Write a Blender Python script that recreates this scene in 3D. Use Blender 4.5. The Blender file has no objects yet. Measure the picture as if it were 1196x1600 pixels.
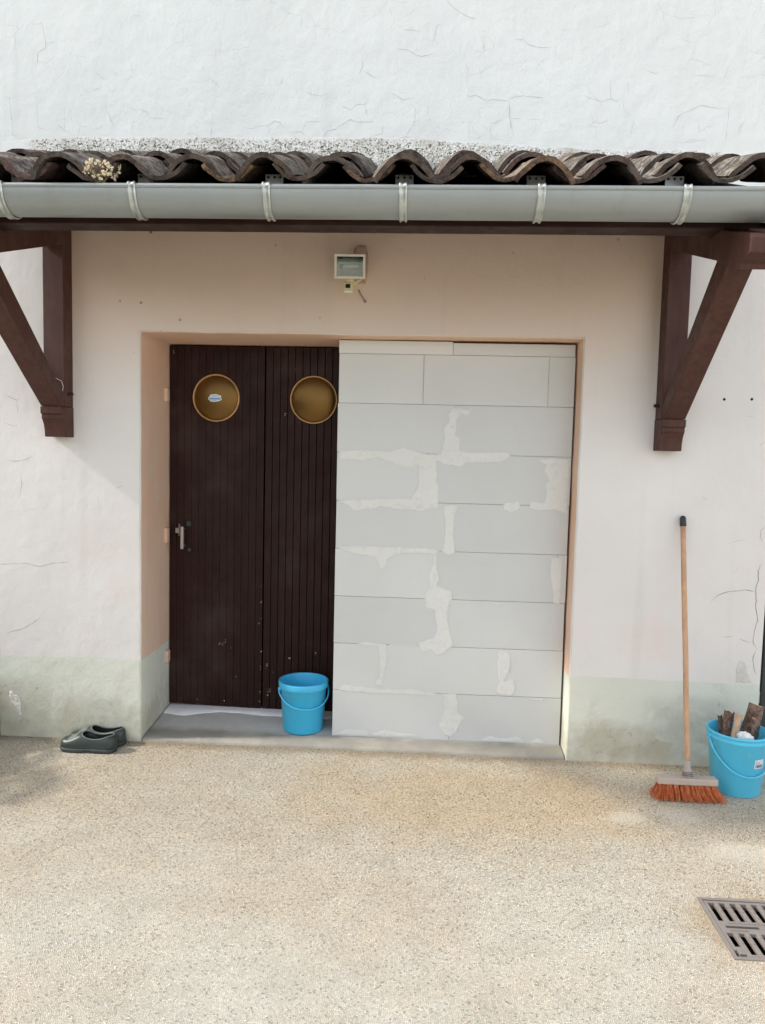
import bpy, bmesh, math, random
import numpy as np
from mathutils import Vector, Matrix, Quaternion, noise as mnoise

scene = bpy.context.scene
COL = scene.collection
rnd = random.Random(7)

# ------------------------------------------------------------------ camera
cam_data = bpy.data.cameras.new("camera")
cam_data.sensor_fit = 'VERTICAL'
cam_data.sensor_height = 36.0
cam_data.lens = 1182.623 / 1600 * 36.0
cam_data.clip_start = 0.05
cam_data.clip_end = 500.0
cam = bpy.data.objects.new("camera", cam_data)
COL.objects.link(cam)
_r = Vector((0.99826871, 0.05386288, 0.02363011))
_f = Vector((-0.05184668, 0.99553065, -0.07893444))
_u = Vector((-0.02777614, 0.07757264, 0.99659971))
cam.matrix_world = Matrix(((_r.x, _u.x, -_f.x, 1.4317), (_r.y, _u.y, -_f.y, -3.7781), (_r.z, _u.z, -_f.z, 1.5129), (0, 0, 0, 1)))
scene.camera = cam

# ------------------------------------------------------------------ sky and sun (bright hazy day, weak sun from the left)
SUN_TRAVEL = Vector((0.78, 0.08, -0.60)).normalized()
SUN_STRENGTH = 1.65
SKY_STRENGTH = 0.15
EXPOSURE = 1.26
elev = math.asin(-SUN_TRAVEL.z)
world = bpy.data.worlds.new("World")
scene.world = world
world.use_nodes = True
wn = world.node_tree
wn.nodes.clear()
w_out = wn.nodes.new('ShaderNodeOutputWorld')
w_bg = wn.nodes.new('ShaderNodeBackground')
w_hs = wn.nodes.new('ShaderNodeHueSaturation')
w_sky = wn.nodes.new('ShaderNodeTexSky')
w_sky.sky_type = 'NISHITA'
w_sky.sun_disc = False
w_sky.sun_elevation = elev
w_sky.sun_rotation = math.atan2(-SUN_TRAVEL.x, -SUN_TRAVEL.y)
w_sky.air_density = 1.0
w_sky.dust_density = 0.8
w_sky.ozone_density = 1.0
w_hs.inputs['Saturation'].default_value = 0.35
w_bg.inputs['Strength'].default_value = SKY_STRENGTH
wn.links.new(w_sky.outputs[0], w_hs.inputs['Color'])
wn.links.new(w_hs.outputs[0], w_bg.inputs['Color'])
wn.links.new(w_bg.outputs[0], w_out.inputs['Surface'])

sun_data = bpy.data.lights.new("sun", 'SUN')
sun_data.energy = SUN_STRENGTH
sun_data.angle = math.radians(4.0)
sun_data.color = (1.0, 0.95, 0.87)
sun = bpy.data.objects.new("sun", sun_data)
COL.objects.link(sun)
sun.location = (-6, -2, 6)
sun.rotation_euler = SUN_TRAVEL.to_track_quat('-Z', 'Y').to_euler()

scene.view_settings.view_transform = 'Standard'
scene.view_settings.look = 'None'
scene.view_settings.exposure = EXPOSURE
scene.view_settings.gamma = 1.0
scene.view_settings.use_curve_mapping = False
scene.render.engine = 'CYCLES'
scene.cycles.use_denoising = True
scene.cycles.max_bounces = 6
scene.cycles.diffuse_bounces = 4
scene.cycles.adaptive_threshold = 0.02

# ------------------------------------------------------------------ material helpers
def srgb(r, g, b):
    def c(v):
        v /= 255.0
        return v / 12.92 if v <= 0.04045 else ((v + 0.055) / 1.055) ** 2.4
    return (c(r), c(g), c(b), 1.0)

class Mat:
    def __init__(s, name, rough=0.6, metal=0.0, spec=0.5):
        s.m = bpy.data.materials.new(name)
        s.m.use_nodes = True
        s.t = s.m.node_tree
        s.b = s.t.nodes['Principled BSDF']
        s.b.inputs['Roughness'].default_value = rough
        s.b.inputs['Metallic'].default_value = metal
        s.b.inputs['Specular IOR Level'].default_value = spec
        s._pos = None
    def put(s, sock, v):
        if hasattr(v, 'is_linked'):
            s.t.links.new(v, sock)
        else:
            sock.default_value = v
    def node(s, typ, ins=None, **attr):
        n = s.t.nodes.new(typ)
        for k, v in attr.items():
            setattr(n, k, v)
        for k, v in (ins or {}).items():
            s.put(n.inputs[k], v)
        return n
    @property
    def pos(s):
        if s._pos is None:
            s._pos = s.node('ShaderNodeNewGeometry').outputs['Position']
        return s._pos
    def obj(s):
        return s.node('ShaderNodeTexCoord').outputs['Object']
    def rand(s):
        return s.node('ShaderNodeObjectInfo').outputs['Random']
    def sep(s, v=None):
        return s.node('ShaderNodeSeparateXYZ', {0: s.pos if v is None else v}).outputs
    def scale(s, v, x, y, z):
        return s.node('ShaderNodeVectorMath', {0: v, 1: (x, y, z)}, operation='MULTIPLY').outputs[0]
    def add(s, v, w):
        return s.node('ShaderNodeVectorMath', {0: v, 1: w}, operation='ADD').outputs[0]
    def noise(s, scale, detail=4.0, rough=0.55, vec=None, dist=0.0):
        return s.node('ShaderNodeTexNoise', {'Vector': s.pos if vec is None else vec, 'Scale': scale, 'Detail': detail, 'Roughness': rough, 'Distortion': dist}).outputs[0]
    def vor(s, scale, vec=None, feature='F1', dims='3D', rndm=1.0):
        return s.node('ShaderNodeTexVoronoi', {'Vector': s.pos if vec is None else vec, 'Scale': scale, 'Randomness': rndm}, feature=feature, voronoi_dimensions=dims)
    def ramp(s, fac, stops, interp='LINEAR'):
        n = s.node('ShaderNodeValToRGB', {0: fac})
        cr = n.color_ramp
        cr.interpolation = interp
        while len(cr.elements) < len(stops):
            cr.elements.new(0.5)
        for e, (p, c) in zip(cr.elements, stops):
            e.position = p
            e.color = c if hasattr(c, '__len__') else (c, c, c, 1)
        return n.outputs[0]
    def math(s, op, a, b=0.0, clamp=False):
        return s.node('ShaderNodeMath', {0: a, 1: b}, operation=op, use_clamp=clamp).outputs[0]
    def step(s, v, lo, hi):
        return s.node('ShaderNodeMapRange', {0: v, 1: lo, 2: hi}, interpolation_type='SMOOTHSTEP').outputs[0]
    def mix(s, fac, a, b, blend='MIX'):
        n = s.node('ShaderNodeMix', data_type='RGBA', blend_type=blend)
        s.put(n.inputs[0], fac); s.put(n.inputs[6], a); s.put(n.inputs[7], b)
        return n.outputs[2]
    def bump(s, h, strength=0.3, dist=0.01, normal=None):
        n = s.node('ShaderNodeBump', {'Strength': strength, 'Distance': dist, 'Height': h})
        if normal is not None:
            s.put(n.inputs['Normal'], normal)
        return n.outputs[0]
    def done(s, color=None, rough=None, normal=None):
        if color is not None: s.put(s.b.inputs['Base Color'], color)
        if rough is not None: s.put(s.b.inputs['Roughness'], rough)
        if normal is not None: s.put(s.b.inputs['Normal'], normal)
        return s.m

def blob(M, x, z, rx, rz, other='Z', wob=0.5, nscale=6.0):
    """soft irregular patch mask around a place on the wall (x, z) or the ground (x, y)"""
    o = M.sep()
    a = M.math('DIVIDE', M.math('SUBTRACT', o['X'], x), rx)
    c = M.math('DIVIDE', M.math('SUBTRACT', o[other], z), rz)
    d = M.math('SQRT', M.math('ADD', M.math('MULTIPLY', a, a), M.math('MULTIPLY', c, c)))
    d = M.math('ADD', d, M.math('MULTIPLY', M.math('SUBTRACT', M.noise(nscale, 3.0, 0.6), 0.5), wob * 2))
    return M.math('SUBTRACT', 1.0, M.step(d, 0.35, 1.05))

# ------------------------------------------------------------------ materials
def mat_wall():
    M = Mat('wall_render', 0.9, spec=0.2)
    z = M.sep()['Z']
    c = M.mix(M.step(z, 2.6, 3.05), WALL_LOW, WALL_HIGH)
    big = M.ramp(M.noise(1.3, 5.0, 0.6), [(0.3, 0.93), (0.7, 1.03)])
    c = M.mix(1.0, c, big, 'MULTIPLY')
    o = M.sep()
    under_canopy = M.math('MULTIPLY', M.step(M.math('ADD', z, M.math('MULTIPLY', M.noise(2.6, 3.0), 0.3)), 1.75, 2.55), M.math('SUBTRACT', 1.0, M.step(z, 2.62, 2.9)))
    under_canopy = M.math('MULTIPLY', under_canopy, M.math('MULTIPLY', M.step(o['X'], -0.46, -0.36), M.math('SUBTRACT', 1.0, M.step(o['X'], 2.56, 2.66))))
    c = M.mix(M.math('MULTIPLY', under_canopy, 0.95), c, PEACH_CANOPY_SHADE)
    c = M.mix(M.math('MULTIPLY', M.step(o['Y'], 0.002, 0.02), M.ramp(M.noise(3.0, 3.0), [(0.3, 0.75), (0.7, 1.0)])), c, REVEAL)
    pink = M.step(M.noise(2.1, 3.0, 0.5, M.add(M.pos, (7.0, 0, 3.0))), 0.5, 0.75)
    low = M.math('SUBTRACT', 1.0, M.step(z, 0.6, 1.3))
    c = M.mix(M.math('MULTIPLY', M.math('MULTIPLY', pink, low), 0.35), c, srgb(232, 205, 190))
    # rain streaks, thin and vertical
    st = M.step(M.noise(9.0, 2.0, 0.6, M.scale(M.pos, 1, 1, 0.06)), 0.56, 0.75)
    c = M.mix(M.math('MULTIPLY', st, 0.10), c, srgb(170, 165, 155))
    # insect and rust specks
    sp = M.step(M.vor(8.0, M.add(M.pos, (0.3, 0, 0.7))).outputs['Distance'], 0.075, 0.04)
    gate = M.step(M.noise(2.5, 2.0, 0.5, M.add(M.pos, (3, 1, 9))), 0.44, 0.56)
    gate = M.math('MULTIPLY', gate, M.math('ADD', M.math('MULTIPLY', under_canopy, 0.75), 0.06))
    c = M.mix(M.math('MULTIPLY', sp, gate), c, srgb(105, 75, 55))
    # faint craze of hairline cracks in the upper render
    jv = M.add(M.pos, M.scale(M.node('ShaderNodeTexNoise', {'Vector': M.pos, 'Scale': 9.0, 'Detail': 3.0}).outputs['Color'], 0.10, 0.0, 0.10))
    cr = M.step(M.vor(5.5, M.scale(jv, 1, 0, 1), 'DISTANCE_TO_EDGE').outputs['Distance'], 0.007, 0.001)
    cg = M.math('MULTIPLY', M.step(M.noise(4.0, 3.0, 0.6, M.add(M.pos, (8, 0, 2))), 0.46, 0.62), M.step(z, 2.9, 3.0))
    c = M.mix(M.math('MULTIPLY', M.math('MULTIPLY', cr, cg), 0.30), c, srgb(150, 148, 142))
    # tiny pits
    pit = M.step(M.vor(28.0).outputs['Distance'], 0.05, 0.0)
    c = M.mix(M.math('MULTIPLY', pit, 0.18), c, srgb(120, 112, 104))
    h = M.math('ADD', M.math('MULTIPLY', M.noise(14.0, 3.0, 0.55), 0.7), M.math('MULTIPLY', M.noise(160.0, 1.0, 0.6), 0.13))
    h = M.math('ADD', h, M.math('MULTIPLY', M.noise(3.0, 2.0, 0.5), 1.6))
    return M.done(c, normal=M.bump(h, 0.6, 0.007))

def mat_plinth():
    M = Mat('plinth_paint', 0.9, spec=0.2)
    o = M.sep()
    z = o['Z']
    c = M.mix(M.noise(2.2, 4.0, 0.6), srgb(212, 211, 195), srgb(219, 221, 209))
    cool = M.step(o['X'], 2.55, 3.0)
    c = M.mix(M.math('MULTIPLY', cool, 0.35), c, srgb(200, 213, 209))
    # splash dirt and algae low down, broken up
    n = M.noise(7.0, 6.0, 0.65)
    grad = M.math('SUBTRACT', 1.0, M.step(z, 0.0, 0.30))
    d = M.step(M.math('ADD', M.math('MULTIPLY', n, 1.2), M.math('MULTIPLY', grad, 0.30)), 0.62, 1.0)
    c = M.mix(M.math('MULTIPLY', d, 0.55), c, srgb(172, 162, 138))
    fine = M.step(M.noise(26.0, 5.0, 0.7), 0.55, 0.72)
    b1 = blob(M, -0.66, 0.13, 0.34, 0.20)
    b2 = blob(M, -0.30, 0.10, 0.35, 0.16)
    b3 = blob(M, 2.45, 0.08, 0.35, 0.13)
    b4 = blob(M, 2.80, 0.28, 0.28, 0.07)
    dark = M.math('MAXIMUM', M.math('MAXIMUM', b1, M.math('MULTIPLY', b2, 0.6)), M.math('MAXIMUM', b3, M.math('MULTIPLY', b4, 0.5)))
    c = M.mix(M.math('MULTIPLY', dark, 0.42), c, srgb(158, 150, 128))
    c = M.mix(M.math('MULTIPLY', M.math('MULTIPLY', dark, fine), 0.6), c, srgb(92, 88, 68))
    g = M.step(M.noise(1.7, 4.0, 0.6, M.add(M.pos, (2, 0, 5))), 0.5, 0.7)
    c = M.mix(M.math('MULTIPLY', g, 0.30), c, srgb(200, 200, 180))
    h = M.math('ADD', M.noise(12.0, 4.0, 0.6), M.math('MULTIPLY', M.noise(90.0, 2.0, 0.6), 0.25))
    return M.done(c, normal=M.bump(h, 0.6, 0.008))

def mat_plain(name, col, rough=0.6, metal=0.0, var=0.12, nscale=8.0, bump=0.0, bscale=60.0, spec=0.5, orand=0.0):
    M = Mat(name, rough, metal, spec)
    v = M.ramp(M.noise(nscale, 5.0, 0.6), [(0.28, 1.0 - var), (0.72, 1.0 + var)])
    c = M.mix(1.0, col, v, 'MULTIPLY')
    if orand:
        c = M.mix(1.0, c, M.ramp(M.rand(), [(0.0, 1 - orand), (1.0, 1 + orand)]), 'MULTIPLY')
    nrm = M.bump(M.noise(bscale, 4.0, 0.6), bump, 0.004) if bump else None
    return M.done(c, normal=nrm)

def mat_wood(name, a, b, axis=(1, 1, 1), rough=0.5, wear=0.0, wearcol=(150, 130, 115), spec=0.4, grain=25.0, orand=0.0, bstr=0.25):
    M = Mat(name, rough, spec=spec)
    v = M.scale(M.pos, *axis)
    g = M.noise(grain, 6.0, 0.65, v, 0.6)
    c = M.mix(M.step(g, 0.3, 0.75), a, b)
    if orand:
        c = M.mix(1.0, c, M.ramp(M.rand(), [(0.0, 1 - orand), (1.0, 1 + orand)]), 'MULTIPLY')
    if wear:
        w = M.step(M.noise(17.0, 6.0, 0.7, M.add(M.pos, (4, 2, 1))), 0.70 - wear, 0.78 - wear)
        c = M.mix(M.math('MULTIPLY', w, 0.6), c, srgb(*wearcol))
    dust = M.step(M.noise(3.0, 4.0, 0.6), 0.45, 0.8)
    c = M.mix(M.math('MULTIPLY', dust, 0.10), c, srgb(140, 125, 112))
    rr = M.ramp(M.noise(11.0, 4.0, 0.6), [(0.3, max(0.05, rough - 0.1)), (0.7, min(1, rough + 0.15))])
    return M.done(c, rr, M.bump(g, bstr, 0.003))

def mat_block():
    M = Mat('aerated_concrete', 0.92, spec=0.15)
    c = M.mix(M.noise(2.4, 4.0, 0.6), srgb(206, 206, 202), srgb(217, 217, 214))
    c = M.mix(1.0, c, M.ramp(M.rand(), [(0.0, 0.93), (1.0, 1.03)]), 'MULTIPLY')
    sc = M.step(M.noise(8.0, 5.0, 0.6, M.scale(M.pos, 0.4, 1, 2.5)), 0.6, 0.8)
    c = M.mix(M.math('MULTIPLY', sc, 0.25), c, srgb(214, 208, 196))
    p = M.step(M.vor(75.0).outputs['Distance'], 0.16, 0.05)
    c = M.mix(M.math('MULTIPLY', p, 0.25), c, srgb(150, 150, 148))
    h = M.math('ADD', M.noise(60.0, 4.0, 0.6), M.math('MULTIPLY', M.noise(9.0, 3.0, 0.5), 1.2))
    return M.done(c, normal=M.bump(h, 0.3, 0.003))

def mat_smear():
    M = Mat('joint_plaster', 0.95, spec=0.1)
    thin = M.step(M.noise(24.0, 5.0, 0.7), 0.50, 0.68)
    c = M.mix(M.noise(9.0, 4.0, 0.6), srgb(225, 223, 217), srgb(217, 216, 210))
    c = M.mix(M.math('MULTIPLY', thin, 0.8), c, srgb(209, 209, 206))
    rim = M.node('ShaderNodeAttribute', attribute_name='rim').outputs['Fac']
    c = M.mix(M.step(M.math('ADD', rim, M.math('MULTIPLY', M.math('SUBTRACT', M.noise(70.0, 3.0), 0.5), 0.9)), 0.25, 0.95), srgb(211, 211, 208), c)
    return M.done(c, normal=M.bump(M.noise(45.0, 4.0, 0.6), 0.6, 0.004))

def mat_tile():
    M = Mat('old_clay_tile', 0.95, spec=0.15)
    base = M.ramp(M.rand(), [(0.0, srgb(104, 90, 80)), (0.2, srgb(94, 84, 77)), (0.34, srgb(120, 98, 82)), (0.42, srgb(158, 122, 88)), (0.5, srgb(108, 93, 84)), (0.66, srgb(100, 93, 87)), (0.84, srgb(114, 90, 84)), (1.0, srgb(112, 104, 96))])
    n = M.noise(22.0, 6.0, 0.65)
    c = M.mix(M.step(n, 0.4, 0.7), base, M.mix(0.6, base, srgb(78, 66, 60)))
    up = M.sep(M.node('ShaderNodeNewGeometry').outputs['Normal'])['Z']
    li = M.step(M.noise(30.0, 5.0, 0.75, M.add(M.pos, (3, 3, 3))), 0.42, 0.62)
    li = M.math('MULTIPLY', li, M.step(up, 0.0, 0.5))
    c = M.mix(M.math('MULTIPLY', li, 0.85), c, srgb(160, 155, 144))
    blk = M.step(M.noise(19.0, 5.0, 0.75, M.add(M.pos, (9, 1, 2))), 0.46, 0.60)
    c = M.mix(M.math('MULTIPLY', blk, 0.75), c, srgb(60, 53, 48))
    mo = M.step(M.noise(5.0, 5.0, 0.7, M.add(M.pos, (1.4, 5, 2))), 0.62, 0.72)
    c = M.mix(M.math('MULTIPLY', M.math('MULTIPLY', mo, M.step(up, -0.1, 0.6)), 0.8), c, srgb(108, 100, 52))
    h = M.math('ADD', M.noise(45.0, 4.0, 0.7), M.math('MULTIPLY', M.noise(150.0, 1.0, 0.6), 0.4))
    return M.done(c, normal=M.bump(h, 0.9, 0.012))

def mat_gravel():
    M = Mat('exposed_aggregate', 0.85, spec=0.25)
    o = M.sep()
    jit = M.add(M.pos, M.scale(M.node('ShaderNodeTexNoise', {'Vector': M.pos, 'Scale': 60.0, 'Detail': 2.0}).outputs['Color'], 0.006, 0.006, 0.0))
    flat = M.scale(jit, 1, 1, 0)
    v = M.vor(185.0, flat, dims='2D')
    e = M.vor(185.0, flat, 'DISTANCE_TO_EDGE', '2D').outputs['Distance']
    pick = M.sep(v.outputs['Color'])['X']
    peb = M.ramp(pick, [(0.0, srgb(226, 210, 184)), (0.2, srgb(242, 231, 210)), (0.42, srgb(253, 247, 232)), (0.6, srgb(238, 224, 200)), (0.76, srgb(214, 203, 184)), (0.88, srgb(255, 251, 242)), (0.96, srgb(176, 160, 136)), (1.0, srgb(112, 100, 86))])
    c = M.mix(M.step(e, 0.20, 0.02), peb, srgb(128, 115, 94))
    v2 = M.vor(61.0, flat, dims='2D')
    big = M.step(v2.outputs['Distance'], 0.25, 0.15)
    bigsel = M.step(M.sep(v2.outputs['Color'])['Y'], 0.78, 0.80)
    c = M.mix(M.math('MULTIPLY', M.math('MULTIPLY', big, bigsel), 0.55), c, M.ramp(M.sep(v2.outputs['Color'])['X'], [(0, srgb(168, 150, 124)), (0.5, srgb(245, 236, 218)), (1, srgb(205, 186, 158))]))
    # broad tone: pale towards the yard, warmer near the house, old stains
    pale = M.math('SUBTRACT', 1.0, M.step(M.math('ADD', o['Y'], M.math('MULTIPLY', M.math('SUBTRACT', M.noise(1.4, 3.0), 0.5), 0.9)), -1.7, -0.7))
    c = M.mix(M.math('MULTIPLY', pale, 0.32), c, srgb(228, 224, 214))
    warm = M.step(M.noise(1.1, 5.0, 0.6, M.add(M.pos, (5, 2, 0))), 0.42, 0.62)
    c = M.mix(M.math('MULTIPLY', warm, 0.22), c, M.mix(1.0, c, srgb(244, 216, 176), 'MULTIPLY'))
    rust = blob(M, 1.70, -0.50, 1.05, 0.55, 'Y', 0.55, 2.2)
    c = M.mix(M.math('MULTIPLY', rust, 0.42), c, M.mix(1.0, c, srgb(250, 222, 178), 'MULTIPLY'))
    rim = blob(M, 2.58, -1.33, 0.30, 0.28, 'Y', 0.5, 9.0)
    c = M.mix(M.math('MULTIPLY', rim, 0.45), c, M.mix(1.0, c, srgb(214, 182, 136), 'MULTIPLY'))
    for (x, y, rx, ry) in ((2.62, -0.55, 0.16, 0.10), (2.75, -0.85, 0.22, 0.12), (2.35, -0.60, 0.12, 0.09)):
        bl = blob(M, x, y, rx, ry, 'Y', 0.5, 8.0)
        c = M.mix(M.math('MULTIPLY', bl, 0.45), c, srgb(232, 222, 204))
    dn = M.step(M.noise(2.4, 6.0, 0.7, M.add(M.pos, (1, 7, 0))), 0.52, 0.72)
    c = M.mix(M.math('MULTIPLY', dn, 0.14), c, M.mix(1.0, c, srgb(190, 178, 164), 'MULTIPLY'))
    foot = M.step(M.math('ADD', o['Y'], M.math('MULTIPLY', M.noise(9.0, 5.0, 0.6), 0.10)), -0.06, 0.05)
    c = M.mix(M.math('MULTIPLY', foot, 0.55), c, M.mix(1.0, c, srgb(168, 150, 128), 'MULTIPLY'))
    c = M.mix(1.0, c, M.ramp(M.noise(7.0, 4.0, 0.65), [(0.3, 0.92), (0.7, 1.06)]), 'MULTIPLY')
    c = M.mix(1.0, c, GROUND_TINT, 'MULTIPLY')
    hgt = M.math('ADD', M.math('MINIMUM', M.math('MULTIPLY', e, 2.2), 0.8), M.math('MULTIPLY', pick, 0.35))
    return M.done(c, normal=M.bump(hgt, 0.9, 0.006))

def mat_roughcast():
    M = Mat('roughcast_mortar', 0.95, spec=0.1)
    v = M.vor(165.0)
    pick = M.sep(v.outputs['Color'])['X']
    c = M.ramp(pick, [(0.0, srgb(212, 211, 206)), (0.38, srgb(228, 228, 225)), (0.62, srgb(190, 186, 178)), (0.76, srgb(150, 145, 136)), (0.88, srgb(98, 92, 84)), (1.0, srgb(222, 222, 218))], 'CONSTANT')
    up = M.step(M.math('ADD', M.math('ADD', M.sep()['Z'], M.math('MULTIPLY', M.step(M.sep()['X'], 1.1, 2.4), 0.055)), M.math('MULTIPLY', M.noise(26.0, 5.0, 0.7), 0.10)), 3.048, 3.085)
    c = M.mix(up, c, WALL_HIGH)
    d = M.step(M.noise(4.0, 5.0, 0.6), 0.45, 0.7)
    c = M.mix(M.math('MULTIPLY', d, 0.55), c, srgb(158, 152, 138))
    ends = M.math('ADD', M.math('SUBTRACT', 1.0, M.step(M.sep()['X'], -0.70, -0.40)), M.step(M.sep()['X'], 2.60, 2.98))
    ends = M.step(M.math('ADD', ends, M.math('SUBTRACT', M.noise(20.0, 4.0, 0.7), 0.5)), 0.35, 0.65)
    c = M.mix(ends, c, WALL_HIGH)
    return M.done(c, normal=M.bump(M.noise(260.0, 1.0, 0.6), 0.7, 0.003))

def mat_concrete():
    M = Mat('doorstep_concrete', 0.85, spec=0.25)
    c = M.mix(M.noise(5.0, 6.0, 0.65), srgb(186, 183, 176), srgb(208, 206, 200))
    s = M.step(M.noise(16.0, 6.0, 0.7), 0.52, 0.72)
    c = M.mix(M.math('MULTIPLY', s, 0.5), c, srgb(218, 216, 210))
    s2 = M.step(M.noise(3.0, 5.0, 0.6, M.add(M.pos, (2, 2, 2))), 0.52, 0.7)
    c = M.mix(M.math('MULTIPLY', s2, 0.4), c, srgb(140, 132, 120))
    front_shade = M.math('SUBTRACT', 1.0, M.step(M.math('ADD', M.sep()['Y'], M.math('MULTIPLY', M.noise(6.0, 5.0), 0.1)), 0.14, 0.24))  # front strip darkened in colour to offset the sun falling on it
    c = M.mix(M.math('MULTIPLY', front_shade, 0.8), c, M.mix(M.step(M.noise(3.0, 4.0), 0.42, 0.62), srgb(134, 128, 116), srgb(158, 151, 136)))
    return M.done(c, normal=M.bump(M.noise(40.0, 3.0, 0.65), 0.5, 0.006))

def mat_zinc():
    M = Mat('grey_zinc', 0.5, 0.35)
    c = M.mix(M.noise(5.0, 5.0, 0.6, M.scale(M.pos, 0.5, 1, 1)), srgb(144, 149, 147), srgb(157, 161, 159))
    s = M.step(M.noise(12.0, 5.0, 0.7, M.scale(M.pos, 1, 1, 0.15)), 0.52, 0.75)
    c = M.mix(M.math('MULTIPLY', s, 0.25), c, srgb(128, 130, 122))
    rr = M.ramp(M.noise(7.0, 4.0), [(0.3, 0.38), (0.7, 0.56)])
    return M.done(c, rr)

def mat_iron():
    M = Mat('cast_iron', 0.6, 0.25)
    c = M.mix(M.noise(18.0, 6.0, 0.65), srgb(128, 119, 113), srgb(158, 150, 142))
    r = M.step(M.noise(9.0, 6.0, 0.7), 0.5, 0.75)
    c = M.mix(M.math('MULTIPLY', r, 0.5), c, srgb(126, 102, 84))
    return M.done(c, normal=M.bump(M.noise(120.0, 4.0, 0.6), 0.5, 0.003))

def mat_bark():
    M = Mat('firewood_bark', 0.95, spec=0.1)
    n = M.noise(30.0, 7.0, 0.7, M.obj(), 1.0)
    c = M.mix(M.step(n, 0.35, 0.7), srgb(92, 72, 62), srgb(158, 134, 118))
    return M.done(c, normal=M.bump(n, 0.9, 0.01))

def mat_bucket(name, col):
    M = Mat(name, 0.4)
    c = M.mix(M.math('MULTIPLY', M.step(M.noise(5.0, 4.0, 0.6), 0.4, 0.75), 0.10), col, srgb(150, 205, 220))
    sm = M.step(M.noise(38.0, 5.0, 0.75, M.scale(M.pos, 1, 1, 0.35)), 0.64, 0.74)
    c = M.mix(M.math('MULTIPLY', sm, 0.35), c, srgb(205, 214, 212))
    rr = M.ramp(M.noise(22.0, 4.0, 0.6), [(0.3, 0.32), (0.7, 0.52)])
    return M.done(c, rr)

def mat_bristle():
    M = Mat('orange_bristle', 0.6, spec=0.3)
    c = M.ramp(M.noise(55.0, 3.0, 0.6), [(0.25, srgb(150, 72, 40)), (0.45, srgb(204, 108, 62)), (0.62, srgb(216, 126, 78)), (0.78, srgb(206, 160, 120))])
    return M.done(c)

def mat_leaf(name, a, b):
    M = Mat(name, 0.6, spec=0.3)
    return M.done(M.mix(M.noise(30.0, 3.0), a, b))

def mat_glass(name, col):
    M = Mat(name)
    t = M.node('ShaderNodeBsdfTransparent', {'Color': M.mix(M.noise(20.0, 2.0), col, tuple(0.93 * k for k in col[:3]) + (1,))}).outputs[0]
    g = M.node('ShaderNodeBsdfGlossy', {'Color': (1, 1, 1, 1), 'Roughness': 0.04}).outputs[0]
    f = M.math('ADD', M.node('ShaderNodeFresnel', {'IOR': 1.45}).outputs[0], 0.03)
    s = M.node('ShaderNodeMixShader', {0: f, 1: t, 2: g}).outputs[0]
    M.t.links.new(s, M.t.nodes['Material Output'].inputs['Surface'])
    return M.m

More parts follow.
